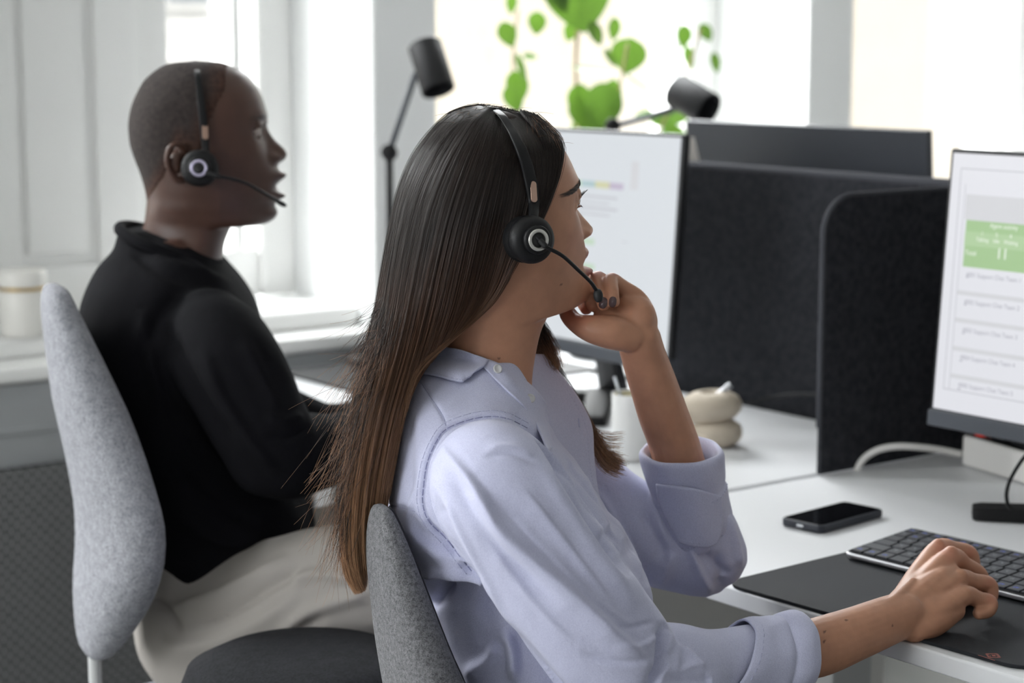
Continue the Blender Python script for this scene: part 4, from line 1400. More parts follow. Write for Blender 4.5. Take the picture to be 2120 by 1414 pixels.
for (kx, ky, r) in ((1943, 1131, 16), (1969, 1147, 16), (2010, 1140, 12), (2050, 1205, 12), (2052, 1238, 12)):
    tint(0.45 * np.exp(-(((px_ - kx) / r) ** 2 + ((py_ - ky) / r) ** 2)) * (py_ > 1100), (184, 112, 92))
tint(0.5 * np.exp(-(((px_ - 1190) / 40) ** 2 + ((py_ - 650) / 26) ** 2)) * (d_ > 2.12), (200, 116, 96))
paint(wme, tone)
wme.materials.append(M_SKINW)
woman = thing('person', 'woman in a lilac shirt with long brown hair resting her chin on her hand', 'person', tuple(P(1080, 1414, 2.12))[:2] + (0.45,))
wbody = link('body', wme, woman)

# eyes
M_EYE = mat('eye_white', srgb(225, 215, 208), 0.12)
M_IRIS = mat('iris_brown', srgb(58, 36, 24), 0.1)
def eyes(M, par, cx, cy, cz, r, yaw=0.0, mw=None):
    for sg in (1, -1):
        T = M @ Matrix.Translation((cx / 1000, sg * cy / 1000, cz / 1000)) @ Matrix.Rotation(math.radians(yaw), 4, 'Z') @ Matrix.Rotation(math.pi / 2, 4, 'Y')
        pr = [(max(1e-5, r / 1000 * math.sin(q)), -r / 1000 * math.cos(q)) for q in np.linspace(0.02, math.pi - 0.02, 24)]
        e = MB().lathe(pr, T, 28).build('eye', mw or M_EYE, par)
        pr = [(max(1e-5, (r + 0.15) / 1000 * math.sin(q)), (r + 0.15) / 1000 * math.cos(q)) for q in np.linspace(0.0, 0.52, 9)]
        MB().lathe(pr, T, 24).build('iris', M_IRIS, e)
eyes(WM, woman, EWX, EWY, EWZ, EWR, 4)

def hair_obj(name, strands, m, par, r_root=0.00012, r_tip=0.00005):
    """strands: list of (n,3) arrays"""
    hc = bpy.data.hair_curves.new(name)
    sizes = [len(s) for s in strands]
    hc.add_curves(sizes)
    allp = np.vstack(strands).astype(np.float32)
    hc.attributes['position'].data.foreach_set('vector', allp.ravel())
    ra = hc.attributes.get('radius') or hc.attributes.new('radius', 'FLOAT', 'POINT')
    rad = np.concatenate([np.linspace(r_root, r_tip, n) for n in sizes]).astype(np.float32)
    ra.data.foreach_set('value', rad)
    hc.materials.append(m)
    o = bpy.data.objects.new(name, hc)
    COL.objects.link(o)
    o.parent = par
    o.matrix_parent_inverse = world_of(par).inverted()
    return o

def hair_mat(name, ramp, rough=0.38, rnd=0.35, spec=0.5):
    m = bpy.data.materials.new(name)
    m.use_nodes = True
    nt = m.node_tree
    b = nt.nodes['Principled BSDF']
    b.inputs['Roughness'].default_value = rough
    b.inputs['Specular IOR Level'].default_value = spec
    hi = nt.nodes.new('ShaderNodeHairInfo')
    r = nt.nodes.new('ShaderNodeValToRGB')
    while len(r.color_ramp.elements) < len(ramp):
        r.color_ramp.elements.new(0.5)
    for e, (p, c) in zip(r.color_ramp.elements, ramp):
        e.position, e.color = p, c
    nt.links.new(hi.outputs['Intercept'], r.inputs['Fac'])
    mr = nt.nodes.new('ShaderNodeMapRange')
    mr.inputs['To Min'].default_value, mr.inputs['To Max'].default_value = 1 - rnd, 1 + rnd
    nt.links.new(hi.outputs['Random'], mr.inputs['Value'])
    mx = nt.nodes.new('ShaderNodeVectorMath')
    mx.operation = 'SCALE'
    nt.links.new(r.outputs['Color'], mx.inputs[0])
    nt.links.new(mr.outputs['Result'], mx.inputs['Scale'])
    nt.links.new(mx.outputs[0], b.inputs['Base Color'])
    return m
M_LASH = hair_mat('lash_dark', [(0, srgb(20, 14, 12)), (1, srgb(24, 17, 15))], 0.5, 0.1)
lash = []
for sg in (1, -1):
    for tilt, L, n in ((0.46, 9.5, 46), (-0.52, 4.0, 26)):
        for q in np.linspace(-1.0, 1.05, n):
            q2 = q + random.uniform(-0.02, 0.02)
            e = tilt * math.cos(q2 * 1.1)
            rr = EWR + 1.6
            p0 = np.array([EWX + rr * math.cos(q2) * math.cos(e), sg * EWY + rr * math.sin(q2) * math.cos(e), EWZ + rr * math.sin(e)])
            out = np.array([math.cos(q2) * 0.95, sg * (math.sin(q2) * 1.0 + 0.15), 0.0])
            l = L * random.uniform(0.75, 1.1) * (1.0 if abs(q2) < 0.8 else 0.75)
            up = 0.55 if tilt > 0 else -0.35
            lash.append(np.array([wl(*(p0 + out * l * t + np.array([0, 0, up * l * t ** 1.8]))) for t in np.linspace(0, 1, 6)]))
hair_obj('eyelashes', lash, M_LASH, woman, 0.00014, 0.00004)
bvW = bvh_of([wbody])
brow = []
def on_head(x, y, z, off=0.6):
    """project a local point onto the face from the front"""
    o = Vector(wl(x + 60, y, z)); dr = (Vector(wl(x, y, z)) - o).normalized()
    h = bvW.ray_cast(o, dr)
    return None if h[0] is None else np.array(h[0]) - np.array(dr) * off / 1000
for sg in (1, -1):
    for k in range(420):
        t = random.random()
        y = 14 + 43 * t
        zc = 57 + 3.0 * t - 20 * max(0, t - 0.35) ** 1.4
        wdt = 4.2 * (1 - 0.55 * t)
        z = zc + random.uniform(-1, 1) * wdt
        p0 = on_head(90, sg * y, z)
        p1 = on_head(90, sg * (y + 5.5 * (0.4 + t)), z + 2.6 * (1 - t) - 1.5 * t, 1.0)
        if p0 is None or p1 is None:
            continue
        brow.append(np.array([p0 + (p1 - p0) * u for u in np.linspace(0, 1, 4)]))
hair_obj('eyebrows', brow, hair_mat('brow_dark', [(0, srgb(44, 32, 27)), (1, srgb(52, 38, 32))], 0.5, 0.2), woman, 0.00016, 0.00007)
# teeth glimpsed between the lips
tm = MB()
for k in range(-4, 5):
    q = k * 0.2
    tm.tube([wl(96 - 14 * (1 - math.cos(q * 1.6)), 19 * math.sin(q), -25), wl(95 - 14 * (1 - math.cos(q * 1.6)), 19 * math.sin(q), -33)], 0.0022, 8)
tm.build('teeth', mat('teeth', srgb(228, 222, 210), 0.25), woman)

# painted nails
M_NAIL = mat('nail_varnish', srgb(82, 66, 68), 0.25)
for (nx, ny, rx, ry, an, dmax) in ((1249, 627, 8.0, 11.5, 16, 2.2), (1268.5, 625, 7.2, 10.5, 6, 2.2)):
    a_ = math.radians(an)
    rings = []
    for rr in (0.02, 0.4, 0.75, 0.95, 1.0):
        ring = []
        for q in np.linspace(0, 2 * math.pi, 28, endpoint=False):
            u, v = rx * rr * math.copysign(abs(math.cos(q)) ** 0.8, math.cos(q)), ry * rr * math.copysign(abs(math.sin(q)) ** 0.8, math.sin(q))
            x, y = nx + u * math.cos(a_) - v * math.sin(a_), ny + u * math.sin(a_) + v * math.cos(a_)
            d = cast(bvW, x, y, 2.12)
            ring.append(tuple(P(x, y, min(d, 2.2) - 0.0011 * (1.15 - rr))))
        rings.append(ring)
    no = MB().rings(rings, True, True, False).build('fingernail', M_NAIL, woman)
    sd_ = no.modifiers.new('thick', 'SOLIDIFY'); sd_.thickness = 0.0006

# ------------------------------------------------------------------ the shirt
def cloth_mat(name, col, dark, rough=0.85, scale=1.0, sheen=0.25):
    m = mat(name, col, rough, spec=0.2, sheen=sheen)
    nt = m.node_tree
    b = nt.nodes['Principled BSDF']
    tc = nt.nodes.new('ShaderNodeTexCoord')
    n = nt.nodes.new('ShaderNodeTexNoise')
    n.inputs['Scale'].default_value = 900 * scale
    n.inputs['Detail'].default_value = 3
    n2 = nt.nodes.new('ShaderNodeTexNoise')
    n2.inputs['Scale'].default_value = 34
    n2.inputs['Detail'].default_value = 5
    nt.links.new(tc.outputs['Object'], n.inputs['Vector'])
    nt.links.new(tc.outputs['Object'], n2.inputs['Vector'])
    ad = nt.nodes.new('ShaderNodeMath')
    ad.operation = 'MULTIPLY_ADD'
    ad.inputs[1].default_value = 6.0
    nt.links.new(n2.outputs['Fac'], ad.inputs[0])
    nt.links.new(n.outputs['Fac'], ad.inputs[2])
    bp = nt.nodes.new('ShaderNodeBump')
    bp.inputs['Strength'].default_value = 0.32
    bp.inputs['Distance'].default_value = 0.0008
    nt.links.new(ad.outputs[0], bp.inputs['Height'])
    nt.links.new(bp.outputs['Normal'], b.inputs['Normal'])
    r = nt.nodes.new('ShaderNodeValToRGB')
    r.color_ramp.elements[0].position, r.color_ramp.elements[1].position = 0.3, 0.65
    r.color_ramp.elements[0].color, r.color_ramp.elements[1].color = dark, col
    nt.links.new(n.outputs['Fac'], r.inputs['Fac'])
    nt.links.new(r.outputs['Color'], b.inputs['Base Color'])
    return m
M_SHIRT = cloth_mat('lilac_cotton', srgb(203, 205, 229), srgb(186, 188, 215))
M_THREAD = mat('lilac_thread', srgb(186, 188, 216), 0.8)
M_BUTTON = mat('shell_button', srgb(206, 205, 206), 0.3)

shirt_parts = [slab([(742, 912, 1074, 2.105, .048), (752, 880, 1082, 2.108, .062), (775, 852, 1092, 2.11, .082), (810, 838, 1108, 2.115, .120), (850, 826, 1134, 2.12, .150), (900, 818, 1152, 2.12, .166), (960, 808, 1188, 2.12, .168), (1020, 803, 1226, 2.12, .162),
                     (1100, 820, 1275, 2.12, .155), (1160, 850, 1318, 2.12, .138), (1210, 872, 1345, 2.12, .126), (1260, 886, 1350, 2.12, .122), (1340, 915, 1352, 2.12, .126), (1430, 945, 1356, 2.12, .135), (1560, 965, 1370, 2.12, .165), (1660, 985, 1375, 2.12, .170), (1720, 995, 1365, 2.12, .165)], 70, 90)]
shirt_parts.append(limb([(1000, 966, 1.992, .047), (1014, 992, 1.966, .0620), (1050, 1045, 1.948, .0660), (1100, 1117, 1.942, .0625), (1193, 1253, 1.945, .0625), (1262, 1345, 1.957, .0625), (1296, 1392, 1.965, .060), (1350, 1400, 1.978, .056), (1415, 1392, 1.99, .0500), (1470, 1383, 2.005, .0400), (1530, 1372, 2.02, .0362), (1585, 1364, 2.035, .0365), (1630, 1356, 2.045, .0365)], 80, 48))
shirt_parts.append(limb([(1085, 935, 2.285, .062), (1170, 1000, 2.285, .060), (1262, 1068, 2.282, .056), (1350, 1112, 2.272, .054), (1425, 1142, 2.264, .0485), (1458, 1152, 2.262, .0470)], 50, 44))
shirt_parts.append(limb([(1462, 1152, 2.262, .046), (1450, 1112, 2.255, .0440), (1436, 1070, 2.248, .0400), (1424, 1020, 2.238, .0370)], 30, 40))
sme = fused('shirt', shirt_parts, 0.0021, 10)
rumple(sme, 0.0016, 16.0, 2)
rumple(sme, 0.0008, 38.0, 5)
NEAR = (1.78, 1.945)
FAR = (2.10, 2.40)
BACK = (1.962, 2.3)
folds(sme, [
    # long ridges running down the right sleeve
    ([(903, 913), (986, 1012), (1038, 1095), (1111, 1162), (1199, 1240), (1277, 1313), (1365, 1391)], 18, 0.0095, 1, NEAR),
    ([(888, 986), (934, 1064), (976, 1147), (1017, 1215), (1053, 1287), (1110, 1370)], 13, 0.003, 1, NEAR),
    ([(895, 1010), (925, 1090), (960, 1160), (1000, 1235)], 15, -0.006, 0, NEAR),
    ([(915, 950), (965, 1030), (1015, 1110), (1080, 1180), (1160, 1260)], 20, -0.006, 0, NEAR),
    ([(1120, 960), (1180, 1060), (1250, 1160), (1330, 1255)], 16, 0.004, 0, NEAR),
    ([(1010, 1000), (1090, 1080), (1180, 1160), (1290, 1260), (1350, 1320)], 24, -0.003, 0, NEAR),
    ([(1075, 1000), (1140, 1080), (1215, 1175), (1290, 1270)], 7, 0.0016, 1, NEAR), ([(1030, 1040), (1090, 1110), (1170, 1190)], 6, -0.0014, 0, NEAR),
    ([(1000, 1110), (1060, 1190), (1120, 1260), (1190, 1330)], 7, 0.0018, 1, NEAR), ([(1140, 1150), (1230, 1235), (1320, 1300)], 6, 0.0014, 0, NEAR),
    ([(1250, 1290), (1300, 1300), (1362, 1285)], 6, -0.0018, 0, NEAR), ([(1270, 1330), (1325, 1335), (1372, 1310)], 6, 0.0018, 1, NEAR), ([(1200, 1350), (1280, 1370), (1360, 1360)], 7, -0.002, 0, NEAR),
    ([(1385, 1300), (1400, 1345), (1400, 1400)], 6, 0.0016, 0, NEAR), ([(1480, 1345), (1520, 1375), (1540, 1410)], 7, -0.002, 0, NEAR), ([(1400, 1390), (1450, 1375), (1500, 1380)], 6, 0.0016, 0, NEAR),
    ([(1000, 930), (1060, 925), (1110, 945)], 8, 0.0016, 0, NEAR), ([(1000, 945), (1060, 940), (1115, 962)], 6, -0.0012, 0, NEAR),
    ([(1040, 1290), (1120, 1390), (1180, 1460)], 16, -0.006, 0, NEAR),
    # elbow
    ([(1376, 1283), (1379, 1320), (1376, 1370), (1366, 1395), (1340, 1440)], 9, -0.010, 1, NEAR),
    ([(1420, 1288), (1440, 1320), (1452, 1345), (1475, 1350)], 14, 0.006, 1, NEAR),
    ([(1438, 1330), (1460, 1352), (1490, 1340), (1510, 1325)], 10, -0.006, 0, NEAR),
    ([(1368, 1400), (1440, 1410), (1520, 1400)], 12, -0.003, 0, NEAR),
    # chest beside the armhole
    ([(1085, 886), (1111, 900), (1145, 950), (1170, 1005), (1199, 1053), (1251, 1137), (1300, 1200)], 10, -0.012, -1, NEAR),
    ([(1140, 905), (1185, 970), (1215, 1030), (1240, 1090), (1285, 1165)], 13, 0.007, 0, None),
    ([(1110, 850), (1160, 930), (1200, 1000)], 12, -0.004, 0, None),
    ([(1060, 850), (1105, 905), (1140, 975)], 8, -0.004, 0, BACK), ([(1160, 930), (1200, 1010), (1240, 1085), (1282, 1140)], 5, -0.004, 1, BACK), ([(1175, 985), (1225, 1060), (1262, 1120)], 6, 0.004, 1, BACK), ([(1255, 1060), (1300, 1130), (1330, 1200)], 7, 0.004, 0, BACK),
    ([(850, 850), (845, 950), (850, 1040)], 12, -0.003, 0, None), ([(862, 1000), (850, 1050), (845, 1080)], 6, 0.002, 0, None),
    ([(1225, 1010), (1262, 1060), (1275, 1100), (1290, 1150)], 10, 0.005, 0, None),
    ([(1245, 1095), (1258, 1125), (1272, 1150)], 6, -0.006, 0, None),
    ([(1100, 780), (1130, 850), (1150, 890)], 10, -0.003, 0, None),
    # back and side
    ([(885, 1075), (915, 1120), (955, 1165), (1000, 1192)], 10, -0.005, 1, None),
    ([(846, 1065), (875, 1115), (925, 1150), (985, 1170)], 14, 0.006, 1, BACK),
    ([(872, 1195), (920, 1188), (985, 1200), (1010, 1212)], 9, 0.009, -1, BACK),
    ([(880, 1215), (940, 1222), (1000, 1235), (1040, 1290)], 26, -0.012, 0, BACK),
    ([(886, 1260), (905, 1238), (925, 1224)], 10, -0.010, 0, BACK),
    ([(1045, 1300), (1062, 1350), (1065, 1414)], 12, 0.008, 0, BACK), ([(1030, 1330), (1010, 1370), (960, 1400)], 14, 0.006, 0, BACK),
    # left sleeve
    ([(1480, 1140), (1495, 1185), (1490, 1228)], 12, -0.006, 0, FAR), ([(1430, 1128), (1452, 1180), (1478, 1226)], 8, 0.006, 1, FAR),
    ([(1500, 1060), (1520, 1120), (1532, 1180)], 8, 0.005, 0, FAR), ([(1445, 1135), (1490, 1175), (1520, 1195)], 9, -0.005, 0, FAR),
    ([(1330, 1050), (1360, 1110), (1380, 1170)], 12, -0.005, 0, FAR), ([(1350, 1010), (1362, 1080), (1378, 1125)], 10, 0.005, 0, FAR),
    ([(1390, 1140), (1380, 1180), (1360, 1215)], 12, 0.004, 0, FAR)], 1.35)
relax(sme, 3)
# seams pressed in after the cloth has settled
AH = [(1092, 886), (1055, 868), (1017, 862), (971, 869), (924, 888), (903, 914), (885, 955), (877, 1002), (875, 1043), (888, 1080), (924, 1116), (960, 1163), (986, 1194)]
AHo = [(1094, 876), (1055, 856), (1014, 850), (966, 858), (917, 878), (893, 908), (874, 952), (865, 1002), (864, 1045), (878, 1086), (914, 1124), (950, 1170), (976, 1200)]
folds(sme, [([(868, 786), (890, 820), (915, 858), (924, 884)], 3.0, -0.0022, 0, None), ([(800, 1046), (830, 1050), (862, 1060)], 3.0, -0.0015, 0, None), (AH, 3.4, -0.0045, 0, None), (AHo, 5.0, 0.0008, 0, None)])
sme.materials.append(M_SHIRT)
shirt = link('shirt', sme, woman)
bvS = bvh_of([shirt])
bvWS = bvh_of([shirt, wbody])

def stitch(line, off=0.0001, r=0.0004, n=None, bv=None, dash=True):
    pl = catmull(line, n or len(line) * 10)
    pts = []
    for x, y in pl:
        d = cast(bv or bvS, x, y)
        if d is not None:
            pts.append(P(x, y, d - off))
    mb = MB()
    if len(pts) < 4:
        return mb
    pts = np.array(pts)
    pts[1:-1] = (pts[:-2] + pts[1:-1] * 2 + pts[2:]) / 4
    pts = catmull(pts, 150)
    st = 5
    for k in range(0, len(pts) - st, st):
        mb.tube(pts[k:k + st], r, 5)
    return mb
stm = MB()
for ln in ([(x - 0.0, y) for x, y in AHo], [(868, 786), (890, 820), (915, 858), (924, 880)], [(800, 1046), (830, 1050), (862, 1060)], [(862, 1062), (880, 1085)]):
    b = stitch(ln)
    stm.add(b.v, b.f)
stm.build('stitching', M_THREAD, shirt)
stitch(AH, 0.0, 0.0005).build('seam', mat('seam_shade', srgb(150, 152, 186), 0.9), shirt)
stitch([(868, 786), (890, 820), (915, 858), (924, 884)], 0.0, 0.0004).build('seam', bpy.data.materials['seam_shade'], shirt)

def dc(px, py, off, bv=None, default=2.1):
    d = cast(bv or bvWS, px, py, default)
    return d - off
# right collar leaf
cg = [[(x, y, dc(x, y, o)) for x, y in row] for row, o in (
    ([(872, 712), (905, 717), (945, 722), (980, 733), (1012, 746)], 0.006),
    ([(862, 730), (898, 737), (942, 746), (976, 752), (1002, 757)], 0.009),
    ([(850, 754), (890, 757), (940, 768), (968, 770), (986, 768)], 0.010),
    ([(840, 776), (884, 774), (948, 790), (964, 786), (972, 779)], 0.008))]
cmb, ca_ = sheet(cg, 0.0022, 26, 40)
cl = cmb.build('collar', M_SHIRT, shirt)
def edge_stitch(arr, inset=2):
    mb = MB()
    pts = [arr[i, inset] for i in range(4, arr.shape[0] - inset)] + [arr[-1 - inset, j] for j in range(inset, arr.shape[1] - 2)]
    pts = catmull(np.array(pts) - FW * 0.0014, 120)
    for k in range(0, 116, 4):
        mb.tube(pts[k:k + 3], 0.00045, 5)
    return mb
edge_stitch(ca_).build('stitching', M_THREAD, cl)
# collar stand and placket edge on the near side
PO = (1.0, 1.0, 1.0, 0.6, -0.6, -3.0)
pg = [[(x, y, dc(x, y, o * k)) for (x, y), k in zip(row, PO)] for row, o in (
    ([(985, 748), (1004, 764), (1040, 800), (1080, 838), (1110, 880), (1135, 935)], 0.003),
    ([(1000, 744), (1030, 760), (1068, 798), (1104, 836), (1130, 878), (1142, 930)], 0.004),
    ([(1014, 746), (1046, 760), (1092, 792), (1126, 828), (1146, 870), (1152, 925)], 0.002))]
pmb, pa_ = sheet(pg, 0.002, 20, 40)
plk = pmb.build('placket', M_SHIRT, shirt)
def button(px, py, par, r=0.0047):
    d = dc(px, py, 0.0075)
    q = Vector(tuple(-FW * 0.9 + RT * 0.35 + UP * 0.25)).to_track_quat('Z', 'Y').to_matrix().to_4x4()
    MB().lathe([(0, 0), (r, 0), (r * 1.05, 0.0006), (r, 0.0015), (r * 0.75, 0.0017), (r * 0.65, 0.0011), (0, 0.0011)], Matrix.Translation(tuple(P(px, py, d))) @ q, 24).build('button', M_BUTTON, par)
button(1030, 764, plk)
button(1098, 825, plk)
# the left front hanging open, seen from its inner side
fg = [[(1075, 736, 2.10), (1095, 733, 2.135), (1125, 734, 2.165)],
      [(1085, 780, 2.10), (1120, 785, 2.14), (1158, 772, 2.175)],
      [(1108, 830, 2.105), (1145, 835, 2.145), (1197, 824, 2.18)],
      [(1128, 880, 2.11), (1168, 890, 2.145), (1224, 880, 2.18)],
      [(1140, 930, 2.11), (1180, 945, 2.135), (1229, 940, 2.165)],
      [(1162, 985, 2.11), (1196, 1000, 2.125), (1234, 992, 2.15)],
      [(1200, 1035, 2.11), (1222, 1045, 2.118), (1244, 1046, 2.135)]]
fmb, fa_ = sheet(fg, 0.002, 50, 30)
fl = fmb.build('open_front', M_SHIRT, shirt)
mb = MB()
pts = catmull(fa_[2:-2, -4] - FW * 0.0014, 160)
for k in range(0, 156, 4):
    mb.tube(pts[k:k + 3], 0.0004, 5)
mb.build('stitching', M_THREAD, fl)
MB().tube(catmull(pxs([(1198, 866, 2.150), (1200, 885, 2.149)]), 8), 0.0009, 8).build('buttonhole', M_THREAD, fl)

# rolled cuffs: a tube with a folded rim
def cuff(rows, par, tilt=None, th=0.0025, n=60, squash=1.0, wav=0.0):
    """rows: (px, py, depth, radius, tilt deg) outer skin from the loose edge to the rim and back inside"""
    R = catmull(rows, 46)
    ctr = pxs(R[:, :3])
    ax = pxs(np.array(rows)[:, :3])
    # direction along the arm from first to farthest row
    far = np.argmax(np.linalg.norm(ax - ax[0], axis=1))
    T = ax[far] - ax[0]; T /= np.linalg.norm(T)
    side = np.cross(T, FW); side /= np.linalg.norm(side)
    dep = np.cross(side, T)
    rings = []
    for k in range(len(R)):
        ring = []
        for j in range(n):
            q = 2 * math.pi * j / n
            r = R[k, 3] * (1 + wav * (0.5 * math.sin(3 * q + k * 0.09) + 0.3 * math.sin(7 * q - k * 0.13)))
            sh = math.tan(math.radians(R[k, 4])) * r * math.cos(q)
            ring.append(tuple(ctr[k] + side * r * math.cos(q) + dep * r * squash * math.sin(q) + T * sh))
        rings.append(ring)
    mb = MB()
    mb.rings(rings, True, False, False)
    o = mb.build('cuff', M_SHIRT, par)
    s = o.modifiers.new('thick', 'SOLIDIFY')
    s.thickness, s.offset = th, 1.0
    return o, np.array(rings)
CS = [(1530, 1374, 2.020, .0405, 38), (1555, 1370, 2.026, .0415, 34), (1590, 1364, 2.036, .0405, 24), (1622, 1358, 2.044, .0400, 16), (1632, 1356, 2.047, .0388, 14), (1645, 1353, 2.050, .0415, 12), (1664, 1349, 2.054, .0420, 10), (1680, 1346, 2.058, .0395, 8), (1684, 1345, 2.059, .0360, 8), (1676, 1347, 2.057, .0330, 8), (1655, 1351, 2.052, .0325, 8)]
c1, r1 = cuff([(x - 30, y + 6, d - 0.008, r, t) for x, y, d, r, t in CS], shirt, wav=0.045)
c2, r2 = cuff([(1440, 1112, 2.256, .0415, -6), (1437, 1085, 2.250, .0425, -5), (1432, 1050, 2.244, .0412, -3), (1428, 1020, 2.238, .0408, -1), (1425, 1008, 2.236, .0396, 0), (1421, 988, 2.232, .0412, 3), (1415, 960, 2.226, .0430, 6), (1411, 940, 2.222, .0440, 8), (1410, 934, 2.221, .0425, 8), (1412, 945, 2.223, .0395, 8), (1418, 975, 2.229, .0370, 5)], shirt, wav=0.06)
def ring_stitch(R, k, par, a0=0, a1=60, out=1.0):
    mb = MB()
    ctr = R[k].mean(0)
    pts = np.array([ctr + (p - ctr) * 1.0 + (p - ctr) / np.linalg.norm(p - ctr) * 0.0028 for p in R[k][a0:a1]])
    pts = catmull(pts, 160)
    for i in range(0, 156, 4):
        mb.tube(pts[i:i + 3], 0.00045, 5)
    mb.build('stitching', M_THREAD, par)
ring_stitch(r1, 3, c1)
ring_stitch(r2, 3, c2)
ring_stitch(r2, 14, c2)
# the button tab lying over the left cuff
tg = [[(x, y, dc(x, y, 0.006, bvh_of([c2, shirt]))) for x, y in row] for row in (
    [(1358, 1002), (1400, 1006), (1450, 1014), (1494, 1028)], [(1364, 1040), (1405, 1050), (1450, 1056), (1497, 1062)], [(1385, 1085), (1415, 1094), (1455, 1098), (1494, 1098)], [(1408, 1124), (1428, 1130), (1462, 1134), (1484, 1126)])]
tmb, ta_ = sheet(tg, 0.0022, 26, 26)
tb = tmb.build('cuff_tab', M_SHIRT, shirt)
edge_stitch(ta_).build('stitching', M_THREAD, tb)

M_TROUW = mat('navy_trousers', srgb(56, 60, 72), 0.8, bump=0.2)
tp = [slab([(1600, 985, 1365, 2.12, .17), (1650, 990, 1370, 2.12, .172), (1720, 1000, 1372, 2.12, .165), (1780, 1030, 1340, 2.12, .13)]),
      limb([(1090, 1705, 2.02, .092), (1350, 1660, 2.0, .086), (1620, 1640, 2.02, .072), (1655, 1880, 2.10, .064), (1645, 2150, 2.12, .054)], 50, 26),
      limb([(1130, 1660, 2.22, .092), (1400, 1610, 2.24, .086), (1700, 1580, 2.28, .072), (1728, 1800, 2.34, .064), (1705, 2040, 2.36, .054)], 50, 26)]
tme = fused('trousers', tp, 0.008, 4)
tme.materials.append(M_TROUW)
link('trousers', tme, woman)

# ------------------------------------------------------------------ the woman's hair
HAIR_RAMP = [(0.0, srgb(24, 18, 16)), (0.35, srgb(36, 27, 23)), (0.55, srgb(74, 52, 40)), (0.8, srgb(132, 97, 72)), (1.0, srgb(158, 122, 92))]
M_HAIR = hair_mat('brown_hair', HAIR_RAMP, 0.36, 0.6, 0.3)
G = [
    [(990, 219), (930, 236), (866, 302), (828, 380), (806, 470), (790, 560), (774, 650), (755, 720), (738, 790), (725, 870), (712, 980), (706, 1080), (712, 1180), (735, 1228)],
    [(1000, 220), (948, 243), (892, 310), (850, 400), (825, 500), (808, 600), (793, 690), (774, 770), (755, 850), (735, 960), (722, 1060), (724, 1160), (748, 1225)],
    [(1010, 221), (970, 253), (920, 330), (880, 430), (855, 540), (836, 640), (818, 720), (795, 800), (775, 880), (757, 980), (746, 1080), (748, 1170), (758, 1212)],
    [(1018, 222), (990, 260), (950, 340), (915, 440), (890, 550), (868, 650), (848, 730), (824, 810), (803, 890), (786, 980), (776, 1050), (770, 1110), (768, 1150)],
    [(1026, 223), (1010, 268), (980, 350), (948, 450), (922, 560), (902, 650), (878, 730), (850, 800), (826, 880), (808, 960), (798, 1020), (792, 1062), (790, 1080)],
    [(1034, 224), (1032, 278), (1012, 360), (986, 450), (962, 560), (942, 640), (914, 708), (875, 768), (848, 820), (830, 880), (816, 950), (806, 1000), (800, 1040)],
    [(1044, 226), (1058, 290), (1046, 370), (1028, 460), (1006, 550), (985, 620), (950, 680), (908, 724), (870, 762), (846, 805), (832, 860), (822, 910), (814, 960)],
    [(1056, 229), (1082, 300), (1082, 380), (1064, 470), (1042, 550), (1020, 605), (985, 650), (938, 695), (895, 730), (864, 760), (848, 795), (838, 838), (830, 880)],
    [(1068, 232), (1108, 300), (1116, 370), (1098, 450), (1066, 525), (1040, 590), (1005, 640), (955, 686), (910, 720), (874, 752), (852, 785), (842, 822), (835, 860)],
    [(1082, 236), (1130, 292), (1138, 355), (1122, 430), (1086, 500), (1050, 570), (1014, 628), (965, 676), (920, 714), (880, 748), (856, 780), (845, 812), (838, 850)],
    [(1098, 241), (1146, 285), (1155, 320), (1143, 375), (1112, 455), (1062, 540), (1026, 612), (975, 664), (930, 704), (886, 744), (860, 776), (848, 806), (840, 842)],
]
NT = 40
GP = np.array([catmull(g, NT) for g in G])                       # guides x points x 2
NG = 60
GP = np.array([catmull(GP[:, t], NG) for t in range(NT)]).transpose(1, 0, 2)
# half depth of the hair mass by photo row
def mass(y):
    D = np.interp(y, [215, 235, 300, 400, 520, 620, 700, 780, 860, 950, 1060, 1230], [.006, .045, .086, .096, .092, .080, .070, .052, .042, .034, .026, .014])
    dc_ = np.interp(y, [215, 500, 650, 740, 800, 900, 1000, 1230], [2.10, 2.10, 2.098, 2.06, 2.035, 2.03, 2.03, 2.05])
    return dc_, D
def edges_x(y):
    xl = np.interp(y, [215, 236, 302, 380, 470, 560, 650, 720, 790, 870, 980, 1080, 1180, 1230], [1000, 930, 866, 828, 806, 790, 774, 755, 738, 725, 712, 706, 712, 730])
    xr = np.interp(y, [215, 236, 285, 320, 375, 455, 540, 612, 664, 704, 744, 776, 842, 900, 960, 1040, 1080, 1150, 1230], [1010, 1085, 1146, 1156, 1143, 1112, 1062, 1040, 985, 940, 892, 866, 842, 830, 816, 802, 794, 772, 755])
    return xl, xr
SURF = np.zeros((NG, NT))
for i in range(NG):
    for t in range(NT):
        x, y = GP[i, t]
        dcn, D = mass(y)
        xl, xr = edges_x(y)
        xc, hw = (xl + xr) / 2, (xr - xl) / 2 + 1
        s = np.clip((x - xc) / hw, -1, 1)
        d = dcn - D * math.sqrt(max(0.0, 1 - s * s))
        lift = 0.006 if y > 700 else 0.006
        o_ = Vector((0, 0, CAM_H)); r_ = (Vector(P(x, y, 1.0)) - o_).normalized()
        h = bvWS.ray_cast(o_, r_)
        if h[0] is not None:
            cs = max(0.22, abs(r_.dot(h[1])))
            d = min(d, float((np.array(h[0]) - np.array(o_)) @ FW) - lift / cs)
        SURF[i, t] = d
for _ in range(3):
    SURF[1:-1] = (SURF[:-2] + 2 * SURF[1:-1] + SURF[2:]) / 4
    SURF[:, 1:-1] = (SURF[:, :-2] + 2 * SURF[:, 1:-1] + SURF[:, 2:]) / 4
